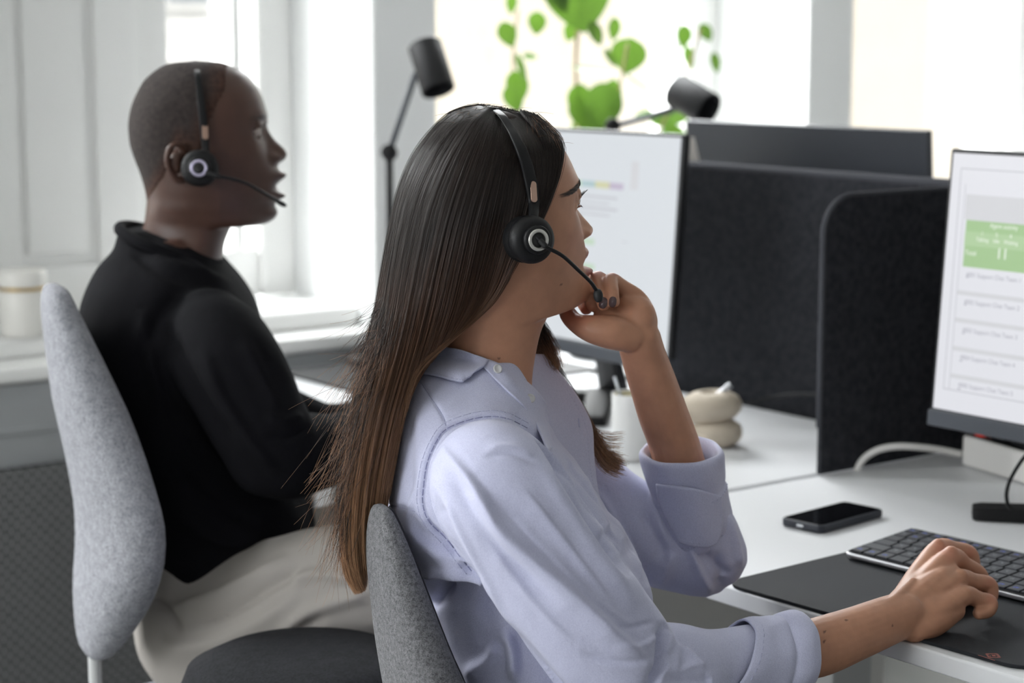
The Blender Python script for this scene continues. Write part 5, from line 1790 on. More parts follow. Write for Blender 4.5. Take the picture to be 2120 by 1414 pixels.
def bil(A, u, t):
    """A: NG x NT (x k), u and t arrays in 0..1"""
    a, b = u * (NG - 1), t * (NT - 1)
    i, j = np.minimum(a.astype(int), NG - 2), np.minimum(b.astype(int), NT - 2)
    fa, fb = a - i, b - j
    if A.ndim == 3:
        fa, fb = fa[:, None], fb[:, None]
    return A[i, j] * (1 - fa) * (1 - fb) + A[i + 1, j] * fa * (1 - fb) + A[i, j + 1] * (1 - fa) * fb + A[i + 1, j + 1] * fa * fb
def to_world(xy, d):
    return np.array([0, 0, CAM_H]) + (FW + RT * ((xy[:, 0:1] - 1060) / FPX) - UP * ((xy[:, 1:2] - 707) / FPX)) * d[:, None]
strands = []
NPT = 26
NCL = 260
cl_u = RNG.random(NCL)
cl_amp = RNG.normal(0, 1, (NCL, 4))
def strand(u0, depth_in, tend, wob, ci):
    t = np.linspace(0, tend, NPT)
    a = cl_amp[ci]
    # clumps drift together, single hairs a little less so
    pull = np.clip(t * 1.4, 0, 1) ** 1.3
    u = u0 + (cl_u[ci] - u0) * 0.72 * pull + 0.008 * a[0] * pull * np.sin(5 * t + a[1] * 3)
    u = np.clip(u + wob[0] * 0.006 * t * np.sin(7 * t + wob[1]), 0, 1)
    xy = bil(GP, u, t)
    d = bil(SURF, u, t) + depth_in * np.interp(t, [0, 0.25, 0.5, 1], [0.0, 0.15, 1, 0.6])
    if u0 > 0.86:
        xy = xy + np.array([[abs(wob[0]) * 7 * (u0 - 0.86) / 0.14, wob[1] * 3]]) * (1 - t[:, None])
    xy = xy + np.stack([3.0 * wob[2] * t * np.sin(6 * t + wob[3]), 2.0 * wob[4] * t], 1)
    d = d - 0.0035 * a[2] * pull * 0.6
    return to_world(xy, d)
NSTR = 15000
for k in range(NSTR):
    u0 = RNG.random() ** 0.9 if RNG.random() < 0.88 else RNG.uniform(0.86, 1.0)
    ci = int(np.argmin(np.abs(cl_u - u0) + RNG.random(NCL) * 0.02))
    dep = abs(RNG.normal(0, 0.005)) if RNG.random() < 0.75 else RNG.random() * 0.022
    tend = 1.0 - abs(RNG.normal(0, 0.045)) - (0.2 * RNG.random() if RNG.random() < 0.15 else 0)
    strands.append(strand(u0, dep, tend, RNG.normal(0, 1, 5), ci))
# the far side of the head and back, seen only from elsewhere
for k in range(2500):
    u0 = RNG.random()
    t = np.linspace(0, 1, NPT)
    xy = bil(GP, np.full(NPT, u0), t)
    dcn, D = mass(xy[:, 1])
    d0 = bil(SURF, np.full(NPT, u0), t)
    d = np.minimum(2 * dcn - d0, dcn + D) + RNG.normal(0, 0.003)
    d = np.where(xy[:, 1] < 640, d, d0 + 0.03 + 0.3 * (d - d0) * 0)
    strands.append(to_world(xy + RNG.normal(0, 2, 2), d))
# a lock over the far shoulder, in front of the neck, and its tips on the chest
FARL = [[(1098, 640, 2.17), (1104, 690, 2.175), (1118, 725, 2.175), (1136, 752, 2.175), (1152, 775, 2.17)], [(1108, 636, 2.18), (1130, 672, 2.18), (1148, 705, 2.18), (1160, 735, 2.178), (1166, 766, 2.175)], [(1085, 660, 2.165), (1092, 705, 2.17), (1098, 730, 2.17), (1108, 750, 2.17), (1120, 768, 2.17)]]
FARM = [[(1130, 720, 2.20), (1170, 790, 2.205), (1205, 850, 2.21), (1235, 905, 2.205), (1268, 945, 2.20), (1300, 962, 2.195)], [(1125, 730, 2.20), (1160, 800, 2.205), (1195, 865, 2.21), (1222, 925, 2.20), (1252, 975, 2.19), (1290, 994, 2.185)], [(1128, 740, 2.21), (1165, 800, 2.215), (1200, 860, 2.22), (1228, 905, 2.215), (1250, 930, 2.21), (1296, 938, 2.205)], [(1128, 740, 2.21), (1168, 800, 2.215), (1204, 850, 2.22), (1230, 885, 2.215), (1262, 895, 2.21), (1302, 890, 2.205)]]
def bundle(guides, n, jit, tl=0.9):
    g = np.array([catmull(q, 20) for q in guides])
    for k in range(n):
        w = RNG.dirichlet(np.ones(len(g)) * 0.8)
        s = np.tensordot(w, g, 1)
        s[:, 0] += RNG.normal(0, jit) * np.linspace(0.3, 1, 20) + 2.5 * RNG.normal() * np.sin(np.linspace(0, 5, 20) + RNG.random() * 6)
        s[:, 1] += RNG.normal(0, jit * 0.7)
        s[:, 2] += RNG.normal(0, 0.006)
        m = max(8, int(20 * (1 - abs(RNG.normal(0, 0.08)))))
        strands.append(pxs(s[:m]))
bundle(FARL, 900, 5)
bundle(FARM[:3], 900, 6)
bundle(FARM[2:], 160, 3)
# loose hairs flying off
for k in range(620):
    u0 = abs(RNG.normal(0, 0.12))
    t0 = RNG.uniform(0.42, 0.85)
    L = RNG.uniform(0.05, 0.22)
    t = np.linspace(t0, min(1, t0 + L), 16)
    xy = bil(GP, np.full(16, min(u0, 1.0)), t)
    d = bil(SURF, np.full(16, min(u0, 1.0)), t)
    s = np.linspace(0, 1, 16)
    amp = abs(RNG.normal(0, 42)) + 6
    xy = xy + np.stack([-amp * s ** 1.4 - 10 * s * np.sin(RNG.uniform(2, 5) * s + RNG.random() * 3), RNG.normal(-10, 30) * s ** 1.6 - 8 * np.sin(3 * s)], 1)
    strands.append(to_world(xy, d + RNG.normal(0.01, 0.02) * s))
for k in range(160):     # short wisps round the parting and the hairline
    u0 = RNG.uniform(0.0, 1.0)
    p = GP[int(u0 * (NG - 1)), int(RNG.uniform(0, 5))]
    s = np.linspace(0, 1, 10)
    q = p[None] + np.stack([RNG.normal(14, 22) * s + 4 * np.sin(4 * s), -RNG.uniform(2, 16) * s + 10 * s ** 2], 1)
    strands.append(to_world(q, np.full(10, 2.085) + RNG.normal(0, 0.02)))
for k in range(420):     # soft fringe above the forehead
    b = np.array([RNG.uniform(1085, 1150), 0.0]); b[1] = np.interp(b[0], [1085, 1120, 1150], [236, 250, 282])
    s = np.linspace(0, 1, 10)
    q = b[None] + np.stack([RNG.uniform(4, 26) * s, RNG.uniform(-8, 30) * s + 12 * s ** 2], 1)
    strands.append(to_world(q, np.full(10, 2.10) + RNG.normal(0, 0.03)))
hair = hair_obj('hair', strands, M_HAIR, woman, 0.00021, 0.00008)

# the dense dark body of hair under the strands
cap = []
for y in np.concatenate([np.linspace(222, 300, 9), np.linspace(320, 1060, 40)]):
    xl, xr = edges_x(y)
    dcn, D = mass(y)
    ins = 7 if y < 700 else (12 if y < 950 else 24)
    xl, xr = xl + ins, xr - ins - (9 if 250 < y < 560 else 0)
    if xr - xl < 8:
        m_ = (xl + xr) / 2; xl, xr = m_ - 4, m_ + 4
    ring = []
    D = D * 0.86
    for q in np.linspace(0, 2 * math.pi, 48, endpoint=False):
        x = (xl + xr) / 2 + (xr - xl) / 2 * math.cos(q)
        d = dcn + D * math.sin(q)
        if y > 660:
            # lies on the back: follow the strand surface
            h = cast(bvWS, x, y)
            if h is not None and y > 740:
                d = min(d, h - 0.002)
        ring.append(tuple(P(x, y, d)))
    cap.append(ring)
MB().rings(cap).build('hair_mass', mat('hair_dark_brown', srgb(40, 30, 25), 0.6, spec=0.2), hair)

# ------------------------------------------------------------------ headsets
M_HS = mat('headset_black', srgb(22, 22, 24), 0.5, spec=0.3)
M_HSR = mat('headset_rubber', srgb(22, 22, 24), 0.6)
M_HSS = mat('headset_silver', srgb(214, 212, 206), 0.25, metal=0.7)
M_COPPER = mat('headset_copper', srgb(196, 164, 146), 0.3, metal=0.8)
M_PAD = mat('ear_cushion', srgb(18, 18, 20), 0.75, spec=0.2)

def headset(label, M, cup_local, r, band_px, boom_px, loc, ring_col, phi, other_side, sc=1.0):
    """M head frame; cup_local (x,y,z) mm of the ear cup centre; band / boom: photo px, py, depth rows"""
    t = thing('headset', label, 'headset', loc, 'headsets worn by the two people')
    o = Vector(M @ Vector(tuple(c / 1000 for c in cup_local)))
    ax = (M.to_3x3() @ Vector((0.03, -1, 0.06))).normalized()      # outwards, on the sitter's right
    Q = Matrix.Translation(o) @ ax.to_track_quat('Z', 'Y').to_matrix().to_4x4()
    MB().lathe([(0, -0.016), (r * 0.88, -0.016), (r * 0.98, -0.012), (r * 0.98, -0.003), (r * 0.9, 0.0), (0, 0.0)], Q, 48).build('cushion', M_PAD, t)
    MB().lathe([(0, 0.0), (r * 0.97, 0.0), (r, 0.003), (r * 0.99, 0.008), (r * 0.92, 0.012), (r * 0.78, 0.0145), (r * 0.66, 0.0155), (0, 0.0155)], Q, 56).build('ear_cup', M_HS, t)
    k = r / 0.0245
    MB().lathe([(0, 0.0155), (0.0148 * k, 0.0155), (0.0148 * k, 0.0195), (0.0138 * k, 0.021), (0, 0.021)], Q, 48).build('hub', M_HS, t)
    MB().lathe([(0.0075 * k, 0.0205), (0.0075 * k, 0.0222), (0.0085 * k, 0.0226), (0.0105 * k, 0.0226), (0.0112 * k, 0.0220), (0.0112 * k, 0.0205)], Q, 48, cap0=False, cap1=False).build('ring', ring_col, t)
    MB().lathe([(0, 0.021), (0.0072 * k, 0.021), (0.0070 * k, 0.0218), (0, 0.0219)], Q, 32).build('button_cap', M_HSR, t)
    # headband: flat spring that broadens into the arm above the cup
    R = catmull(band_px, 60)
    pts = pxs(R[:, :3])
    T = np.gradient(pts, axis=0); T /= np.linalg.norm(T, axis=1)[:, None]
    cen = np.array(M @ Vector((0.0, 0, 0.03)))
    rings = []
    for i in range(len(pts)):
        outw = pts[i] - cen; outw -= T[i] * (outw @ T[i]); outw /= np.linalg.norm(outw)
        wdir = np.cross(T[i], outw)
        w, h = R[i, 3] / 2, R[i, 4] / 2
        ring = []
        for q in np.linspace(0, 2 * math.pi, 20, endpoint=False):
            cq, sq = math.cos(q), math.sin(q)
            ring.append(tuple(pts[i] + wdir * w * math.copysign(abs(cq) ** 0.7, cq) + outw * h * math.copysign(abs(sq) ** 0.6, sq)))
        rings.append(ring)
    MB().rings(rings).build('headband', M_HS, t)
    # the band carries on over the top and down the far side to a small pad
    a = pts[0]
    top = np.array(M @ Vector((0.004, 0.0, 0.139 * sc))); far = [np.array(M @ Vector((x / 1000, y / 1000, z / 1000))) for x, y, z in other_side]
    mb = MB()
    mb.rings(tube_rings(catmull([a] + far, 40), 0.0046, 12, 0.3, tuple(M.to_3x3() @ Vector((0.1, 0.7, 0.7)))))
    mb.build('spring_band', M_HS, t)
    e = far[-1]
    MB().lathe([(0, -0.004), (0.016, -0.004), (0.018, 0), (0.016, 0.006), (0, 0.007)], Matrix.Translation(tuple(e)) @ (M.to_3x3() @ Vector((0, 1, 0))).to_track_quat('Z', 'Y').to_matrix().to_4x4(), 28).build('temple_pad', M_PAD, t)
    # copper inlay on the arm
    return t, Q, rings, k
def inlay(t, cx, cy, d, w, h, ang, colm):
    c = P(cx, cy, d)
    a = math.radians(ang)
    up = UP * math.cos(a) + RT * math.sin(a)
    sd = RT * math.cos(a) - UP * math.sin(a)
    sd = sd * 0.93 - FW * 0.35 * -1
    sd = sd / np.linalg.norm(sd)
    n = np.cross(sd, up); n /= np.linalg.norm(n)
    if n @ FW > 0: n = -n
    M = Matrix(((sd[0], up[0], n[0], c[0]), (sd[1], up[1], n[1], c[1]), (sd[2], up[2], n[2], c[2]), (0, 0, 0, 1)))
    MB().prism(rrect(w, h, w * 0.49), -0.002, 0.0006, M).build('inlay', colm, t, bevel=0.0003)
def boom(t, rows, r0, r1, mic):
    R = catmull(rows, 60)
    MB().tube(pxs(R), np.linspace(r0, r1, 60), 12).build('boom', M_HS, t)
    s = MB().tube(pxs(R)[5:16], r0 * 1.5, 14)
    s.build('boom_socket', M_HSR, t)
    px, py, d, L, w, ang = mic
    a = math.radians(ang)
    dirv = RT * math.cos(a) - UP * math.sin(a)
    c = P(px, py, d)
    q = Vector(tuple(dirv)).to_track_quat('Z', 'Y').to_matrix().to_4x4()
    MB().lathe([(max(1e-5, w * math.sin(x) ** 0.8), -L * math.cos(x)) for x in np.linspace(0.02, math.pi - 0.02, 20)], Matrix.Translation(tuple(c)) @ q, 24).build('microphone', M_HSR, t)
bvWH = bvh_of([wbody])
# band rows: px, py, depth, width, thickness
wcup = (0, -94, 8)
hb = []
for x, y, w, h in ((1024, 226, .0090, .0018), (1040, 240, .0090, .0018), (1056, 264, .0092, .0020), (1066, 283, .0098, .0035), (1080, 312, .0125, .005), (1092, 348, .0140, .0055), (1101, 388, .0140, .0055), (1105, 420, .0125, .0055), (1104, 448, .0110, .0055), (1099, 472, .0105, .006)):
    dcn, D = mass(y)
    xl, xr = edges_x(y)
    s_ = np.clip((x - (xl + xr) / 2) / ((xr - xl) / 2 + 8), -1, 1)
    d = dcn - D * math.sqrt(max(0, 1 - s_ * s_)) - 0.006
    h_ = cast(bvWH, x, y)
    if h_ is not None:
        d = min(d, h_ - 0.009)
    hb.append([x, y, d, w, h])
hb = np.array(hb)
hb[0, 2] = 2.085
cupd = float(PX([np.array(WM @ Vector((wcup[0] / 1000, wcup[1] / 1000 - 0.004, wcup[2] / 1000)))])[2][0])
hb[-1, 2] = cupd
hb[-2, 2] = (hb[-3, 2] * 0.35 + cupd * 0.65)
wt, WQ, _, wk = headset('black headset with a silver ring worn by the woman in the lilac shirt', WM, wcup, 0.0245, hb, None, tuple(P(1095, 495, 2.0)), M_HSS, W_PHI,
                        [(4, 22, 137), (4, 52, 124), (2, 74, 95), (2, 84, 55), (4, 86, 30)])
i_d = float(np.interp(396, hb[:, 1], hb[:, 2])) - 0.0028
inlay(wt, 1105, 397, i_d, 0.0068, 0.0215, -4, M_COPPER)
bo = np.array(WQ @ Vector((0, 0, 0.0225)))
bx, by, bd = [float(v[0]) for v in PX([bo])]
boom(wt, [(bx - 6, by - 7, bd), (bx + 6, by + 5, bd - 0.001), (bx + 18, by + 16, bd), (1165, 530, bd + 0.012), (1198, 560, 2.030), (1222, 583, 2.050), (1234, 600, 2.060), (1238, 608, 2.062)], 0.0020, 0.0020, (1238.5, 612, 2.062, 0.0072, 0.0050, 82))

# ------------------------------------------------------------------ the man
M_SKINM = tone_mat('skin_dark', 0.42, bump=0.2, bscale=1200, vary=0.06, vscale=60, sss=0.04, spec=0.5)
MM_ = head_matrix(415, 335, 2.78, 86)
M_ROWS = [(0, 138, -8, 138, 3, 1.0), (34, 135.5, -44, 133, 36, 1.0), (60, 126, -71, 114, 58, 1.0), (75, 111, -84, 94, 69, 0.98), (86, 93, -92, 75, 75, 0.95), (92, 73, -96, 55, 77, 0.92), (93, 58, -96, 38, 77.5, 0.9),
          (91, 41, -94, 22, 77, 0.92), (95.5, 22, -88, 2, 76, 0.95), (101, 4, -83, -12, 74, 0.97), (107, -12, -79, -25, 72, 1.0), (107.5, -30, -76, -40, 69.5, 1.02), (106, -46, -75, -50, 67, 1.04),
          (102.5, -60, -76, -60, 65, 1.06), (103.5, -72, -77, -68, 62, 1.08), (98, -81.5, -78, -74, 60, 1.05), (85, -87.5, -79, -80, 58, 1.0), (62, -89, -81, -88, 57, 1.0), (44, -89, -83, -96, 57, 1.0),
          (36, -102, -86, -108, 58, 1.0), (30, -120, -92, -122, 61, 1.0), (27, -145, -100, -146, 68, 1.0), (26, -165, -108, -168, 78, 1.0)]
M_NOSE = {'height': [(62, 0), (50, 1.5), (40, 6), (30, 11), (18, 20.5), (10, 22), (2.5, 16), (-1.5, 7), (-5, 2), (-9, 0)], 'width': [(60, 10), (40, 10), (20, 12.5), (8, 16), (0, 17), (-6, 14)]}
M_BUMPS = [(32, 45, 15, 10, -8, 0, 0), (46, 45, 8, 12, 3.0, 1.5, 0), (28, 63, 20, 8, 3.0, 0, 0), (48, 14, 18, 20, 3.5, 2.5, 0), (17, 5, 6, 6, 6.0, 2.5, 0),
           (0, -19, 20, 7, 12, 0, 0), (0, -35.5, 18, 4.5, -3.5, 0, 0), (0, -48, 19, 6, 12.5, 0, 0), (0, -60, 22, 6, -1, 0, 0), (0, -72, 16, 10, 2.5, 0, 0)]
MG = head_local(M_ROWS, M_NOSE, M_BUMPS, nrow=150, nth=160)
mparts = [grid_mb(MG, MM_)]
def ml(x, y, z):
    return wl(x, y, z, MM_)
MEX, MEY, MEZ, MER = 76.0, 31.5, 45.0, 12.0
mparts += lids(MM_, MEX, MEY, MEZ, MER + 0.6)
for sg in (1, -1):
    mb = MB()
    mb.rings(tube_rings(catmull([ml(-12, sg * 76, 14), ml(-16, sg * 82, 24), ml(-25, sg * 88, 29), ml(-34, sg * 91, 22), ml(-37, sg * 91, 6), ml(-32, sg * 87, -10), ml(-25, sg * 82, -19), ml(-18, sg * 77, -20)], 40), np.interp(np.linspace(0, 1, 40), [0, .1, .7, 1], [.003, .0042, .004, .006]), 12))
    mparts.append(mb)
    mb = MB()
    mb.rings(tube_rings(catmull([ml(-20, sg * 74, 14), ml(-26, sg * 80, 8), ml(-25, sg * 79, -8)], 16), [.008] * 16, 12))
    mparts.append(mb)
mparts.append(slab([(490, 268, 430, 2.80, .070), (540, 235, 450, 2.80, .11), (600, 215, 480, 2.80, .16), (700, 205, 520, 2.80, .165), (900, 260, 560, 2.80, .15), (1100, 330, 610, 2.80, .15), (1300, 320, 640, 2.80, .16), (1390, 380, 640, 2.80, .13)]))
mparts.append(limb([(440, 700, 2.665, .048), (485, 780, 2.61, .052), (540, 880, 2.60, .050), (592, 945, 2.61, .046), (690, 930, 2.69, .040), (790, 895, 2.77, .031), (830, 885, 2.80, .028)], 50, 22))
mparts.append(limb([(340, 640, 2.96, .056), (460, 800, 3.0, .050), (640, 905, 3.02, .046), (760, 890, 3.02, .036), (860, 868, 2.99, .028)], 50, 22))
for (bx_, by_, bd_) in ((830, 885, 2.80), (860, 868, 2.99)):
    for f, (dx, dy, dd) in enumerate(((58, -12, 0.05), (66, -6, 0.03), (64, 2, 0.01), (52, 10, -0.012))):
        mparts.append(limb([(bx_, by_, bd_ + dd * 0.3, .014), (bx_ + dx * 0.6, by_ + dy * 0.6 - 4, bd_ + dd * 0.8, .0125), (bx_ + dx, by_ + dy + 2, bd_ + dd, .0092), (bx_ + dx * 1.4, by_ + dy * 1.1 + 14, bd_ + dd * 1.1, .0085), (bx_ + dx * 1.55, by_ + dy * 1.1 + 28, bd_ + dd * 1.1, .007)], 24, 14))
    mparts.append(limb([(bx_ + 6, by_, bd_ + 0.01, .015), (bx_ + 40, by_ - 4, bd_ + 0.055, .0115), (bx_ + 76, by_ + 14, bd_ + 0.06, .0085)], 16, 14))
mparts.append(limb([(430, 1300, 2.71, .085), (640, 1245, 2.63, .08), (880, 1210, 2.57, .065)], 24, 22))
mparts.append(limb([(490, 1260, 2.91, .085), (710, 1175, 2.94, .078), (950, 1130, 2.97, .064)], 24, 22))
mparts.append(limb([(880, 1210, 2.57, .058), (900, 1450, 2.62, .052), (870, 1760, 2.66, .038)], 24, 20))
mparts.append(limb([(950, 1130, 2.97, .058), (965, 1350, 3.02, .052), (930, 1620, 3.06, .038)], 24, 20))
mme = fused('man', mparts, 0.0026, 3)
mc = co_of(mme)
tone = np.tile(np.array(srgb(76, 51, 41)[:3]), (len(mc), 1))
MI = np.array(MM_.inverted())
loc = (mc @ MI[:3, :3].T + MI[:3, 3]) * 1000
infr = (loc[:, 0] > 60) & (np.abs(loc[:, 1]) < 70) & (loc[:, 2] > -90) & (loc[:, 2] < 120)
tint(infr * 1.0 * np.maximum(gz(loc[:, 2], -24, 6.5), gz(loc[:, 2], -45, 7)) * sm(-np.abs(loc[:, 1]), -27, -18) * sm(loc[:, 0], 100, 107), (70, 47, 45))
tint(infr * 0.85 * gz(loc[:, 2], 62, 4.0) * gz(np.abs(loc[:, 1]), 30, 16) * (loc[:, 0] > 72), (26, 18, 16))
tint(0.4 * gz(loc[:, 2], -55, 22) * (loc[:, 0] > 30) * (loc[:, 2] > -92), (56, 39, 34))
paint(mme, tone)
mme.materials.append(M_SKINM)
man = thing('person', 'man in a black sweater with close cropped hair seen in profile', 'person', tuple(P(470, 1414, 2.8))[:2] + (0.45,))
mbody = link('body', mme, man)
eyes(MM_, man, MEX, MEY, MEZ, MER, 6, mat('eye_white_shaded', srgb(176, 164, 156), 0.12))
lash = []
for sg in (1, -1):
    for q in np.linspace(-0.9, 1.0, 30):
        e = 0.44 * math.cos(q * 1.1)
        p0 = np.array([MEX + (MER + 1.6) * math.cos(q) * math.cos(e), sg * MEY + (MER + 1.6) * math.sin(q) * math.cos(e), MEZ + (MER + 1.6) * math.sin(e)])
        out = np.array([math.cos(q), sg * (math.sin(q) + 0.1), 0.3])
        lash.append(np.array([ml(*(p0 + out * 6 * t + np.array([0, 0, 2.5 * t * t]))) for t in np.linspace(0, 1, 5)]))
hair_obj('eyelashes', lash, M_LASH, man, 0.00014, 0.00005)

# close cropped hair: a thin fitted layer over the scalp
M_CROP = tone_mat('cropped_hair', 0.8, bump=1.0, bscale=700, vary=0.35, vscale=160, spec=0.25, bdist=0.002)
nr, nth = MG.shape[:2]
def on_scalp(p):
    x, y, z = p
    if z > 100:
        return x < 42
    front = np.interp(z, [-20, 10, 40, 75, 100], [-30, 4, 16, 28, 42])
    if abs(y) < 20 and x > 0 and z < 100:
        return False
    low = np.interp(x, [-90, -70, -45, -25, 10], [-62, -50, -18, 24, 12])
    return x < front and z > low
cent = np.array([-5.0, 0, 30.0])
mb = MB()
vid = {}
V, F = [], []
def vert(i, j):
    k = (i, j % nth)
    if k not in vid:
        p = MG[k[0], k[1]]
        n = p - cent; n /= np.linalg.norm(n)
        if p[2] < -10: n = np.array([n[0], n[1], 0.0]); n /= np.linalg.norm(n)
        vid[k] = len(V)
        g_ = min((np.interp(p[2], [-20, 10, 40, 75, 100, 140], [-30, 4, 16, 28, 42, 42]) - p[0]) / 14, (p[2] - np.interp(p[0], [-90, -70, -45, -25, 10], [-62, -50, -18, 24, 12])) / 30)
        V.append(tuple(MM_ @ Vector(tuple((p + n * (0.35 + 1.3 * max(0.0, min(1.0, g_)))) / 1000))))
    return vid[k]
for i in range(nr - 1):
    for j in range(nth):
        q = [MG[i, j], MG[i, (j + 1) % nth], MG[i + 1, (j + 1) % nth], MG[i + 1, j]]
        if all(on_scalp(p) for p in q):
            F.append((vert(i, j), vert(i, j + 1), vert(i + 1, j + 1), vert(i + 1, j)))
mb.add(V, F)
ho = mb.build('hair', M_CROP, man)
hl = (co_of(ho.data) @ MI[:3, :3].T + MI[:3, 3]) * 1000
fr_ = np.interp(hl[:, 2], [-20, 10, 40, 75, 100, 140], [-30, 4, 16, 28, 42, 42]) - hl[:, 0]
lo_ = hl[:, 2] - np.interp(hl[:, 0], [-90, -70, -45, -25, 10], [-62, -50, -18, 24, 12])
mg_ = np.clip(np.minimum(fr_ / 30, lo_ / 34), 0, 1)[:, None]
paint(ho.data, np.array(srgb(76, 51, 41)[:3]) * (1 - mg_) + np.array(srgb(56, 49, 47)[:3]) * mg_)
sd_ = ho.modifiers.new('thick', 'SOLIDIFY')
sd_.thickness, sd_.offset = 0.0006, -1.0

M_KNIT = cloth_mat('black_knit', srgb(20, 20, 23), srgb(15, 15, 18), 0.9, 0.6, 0.0)
M_KNIT.node_tree.nodes['Principled BSDF'].inputs['Specular IOR Level'].default_value = 0.08
kp = [slab([(474, 252, 318, 2.795, .050), (486, 247, 380, 2.80, .064), (498, 243, 428, 2.80, .078), (515, 236, 446, 2.80, .095), (545, 210, 466, 2.80, .135), (590, 190, 498, 2.80, .172), (640, 178, 526, 2.80, .192), (700, 177, 545, 2.80, .195), (760, 184, 550, 2.80, .190), (830, 205, 562, 2.80, .182), (900, 240, 588, 2.80, .176),
           (960, 270, 612, 2.80, .174), (1020, 290, 632, 2.80, .174), (1080, 306, 646, 2.80, .174), (1115, 314, 646, 2.80, .174), (1150, 320, 622, 2.80, .174), (1185, 328, 574, 2.80, .17), (1212, 352, 500, 2.80, .15), (1224, 380, 440, 2.80, .12)], 60, 80),
      limb([(430, 690, 2.672, .064), (450, 725, 2.644, .0715), (487, 780, 2.612, .0700), (540, 880, 2.60, .0640), (585, 938, 2.61, .0595), (640, 938, 2.65, .0545), (690, 930, 2.69, .0485), (760, 905, 2.745, .0410), (800, 893, 2.775, .0370)], 60, 40),
      limb([(335, 640, 2.965, .066), (460, 800, 3.0, .062), (640, 905, 3.02, .058), (760, 890, 3.02, .046), (830, 875, 3.0, .038)], 50, 32)]
kme = fused('sweater', kp, 0.004, 6)
rumple(kme, 0.003, 13.0, 9)
folds(kme, [
    ([(390, 590), (340, 640), (300, 720), (290, 800)], 14, -0.006, 0, None), ([(300, 640), (310, 720), (330, 800), (350, 880)], 12, 0.006, 1, None),
    ([(300, 520), (350, 545), (420, 570), (480, 590)], 12, 0.005, 0, None), ([(270, 520), (330, 560), (400, 590)], 9, -0.004, 0, None), ([(320, 500), (390, 540), (440, 580)], 7, 0.003, 0, None),
    ([(340, 660), (380, 760), (440, 860), (500, 930)], 16, -0.009, 0, None), ([(420, 720), (470, 830), (530, 920), (580, 980)], 14, 0.007, 1, None),
    ([(500, 700), (540, 780), (580, 860)], 14, 0.005, 0, None), ([(545, 860), (590, 870), (630, 860)], 10, 0.005, 0, None), ([(540, 900), (600, 905), (650, 880)], 8, -0.004, 0, None),
    ([(380, 880), (460, 960), (560, 1030)], 18, 0.008, 0, None), ([(350, 960), (430, 1040), (540, 1090)], 16, -0.007, 0, None), ([(350, 1060), (450, 1120), (560, 1130)], 14, 0.006, 0, None)], 1.2)
_px, _py, _d = PX(co_of(kme))
relax(kme, 30, np.clip(1.5 - (((_px - 425) / 150) ** 2 + ((_py - 660) / 120) ** 2), 0, 1))
kme.materials.append(M_KNIT)
sweater = link('sweater', kme, man)
# ribbed neckband
cA = P(350, 508, 2.785)
ring = []
for q in np.linspace(0, 2 * math.pi, 49):
    ring.append(tuple(cA + (RT * 100 - UP * 38) * (2.785 / FPX) * math.cos(q) + (FW * 0.074 + UP * 0.012) * math.sin(q)))
MB().tube(ring, 0.0085, 12, caps=False).build('neckband', M_KNIT, sweater)

M_CHINO = mat('beige_trousers', srgb(160, 155, 149), 0.85, bump=0.25, bscale=500, spec=0.15)
tp = [slab([(1100, 320, 630, 2.80, .165), (1160, 300, 655, 2.80, .178), (1230, 286, 680, 2.80, .186), (1300, 288, 700, 2.80, .188), (1350, 312, 700, 2.80, .184), (1395, 360, 690, 2.80, .17), (1425, 420, 650, 2.80, .14)], 40, 60),
      limb([(430, 1300, 2.71, .098), (540, 1272, 2.67, .096), (700, 1232, 2.61, .092), (880, 1205, 2.57, .080), (897, 1420, 2.62, .066), (875, 1690, 2.66, .058)], 70, 34),
      limb([(490, 1255, 2.91, .098), (710, 1170, 2.94, .092), (950, 1125, 2.97, .080), (965, 1330, 3.02, .066), (935, 1560, 3.06, .058)], 60, 30)]
tme = fused('trousers', tp, 0.005, 6)
rumple(tme, 0.003, 14.0, 4)
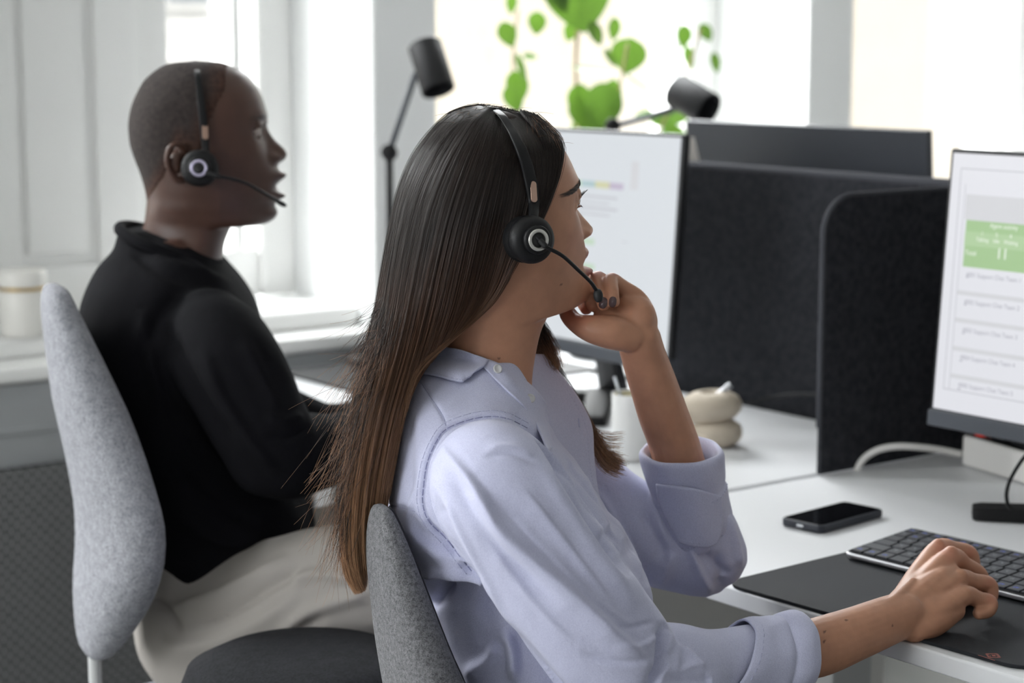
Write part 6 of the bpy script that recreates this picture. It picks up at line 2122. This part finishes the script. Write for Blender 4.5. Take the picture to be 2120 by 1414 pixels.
folds(tme, [
    ([(345, 1262), (430, 1235), (520, 1195), (600, 1150)], 12, 0.009, 1, None), ([(380, 1300), (470, 1270), (560, 1215), (640, 1165)], 10, -0.008, 0, None), ([(330, 1330), (420, 1330), (520, 1290), (620, 1230)], 16, 0.008, 1, None),
    ([(560, 1330), (640, 1270), (720, 1240), (770, 1230)], 14, 0.008, 0, None), ([(500, 1360), (590, 1320), (680, 1270)], 12, -0.008, 0, None), ([(600, 1200), (660, 1190), (740, 1200)], 12, 0.007, 0, None), ([(310, 1230), (350, 1260), (380, 1310)], 8, -0.006, 0, None)], 1.2)
tme.materials.append(M_CHINO)
link('trousers', tme, man)

bvM = bvh_of([mbody, ho])
hbm = []
for x, y, w, h in ((406, 133, .0085, .0016), (409, 150, .0085, .0018), (413, 185, .0088, .0025), (417, 220, .0105, .0045), (421, 255, .0110, .005), (424, 285, .0105, .005), (426, 308, .0100, .005), (426, 325, .0100, .006)):
    h_ = cast(bvM, x, y, 2.76)
    hbm.append([x, y, h_ - 0.006, w, h])
hbm = np.array(hbm)
hbm[0, 2] = 2.765
mcup = (7, -95, -3)
cd2 = float(PX([np.array(MM_ @ Vector((mcup[0] / 1000, mcup[1] / 1000 - 0.004, mcup[2] / 1000)))])[2][0])
hbm[-1, 2] = cd2
hbm[-2, 2] = min(hbm[-2, 2], (hbm[-3, 2] + cd2) / 2)
M_RINGL = mat('ring_lilac', srgb(196, 190, 214), 0.3, metal=0.5)
mt, MQ, _, mk = headset('black headset with a pale ring worn by the man in black', MM_, mcup, 0.0252, hbm, None, tuple(P(425, 340, 2.68)), M_RINGL, 86,
                        [(-4, 22, 138.5), (-2, 52, 128), (0, 78, 98), (2, 87, 60), (4, 88, 32)], 1.05)
inlay(mt, 425, 272, float(np.interp(272, hbm[:, 1], hbm[:, 2])) - 0.0030, 0.0075, 0.022, -3, M_COPPER)
bo = np.array(MQ @ Vector((0, 0, 0.018)))
bx, by, bd = [float(v[0]) for v in PX([bo])]
boom(mt, [(bx + 8, by + 4, bd), (bx + 30, by + 14, bd - 0.001), (500, 376, bd + 0.01), (540, 396, bd + 0.035), (568, 412, bd + 0.06), (578, 418, bd + 0.066)], 0.0024, 0.0020, (582, 421, bd + 0.068, 0.0085, 0.0036, 28))
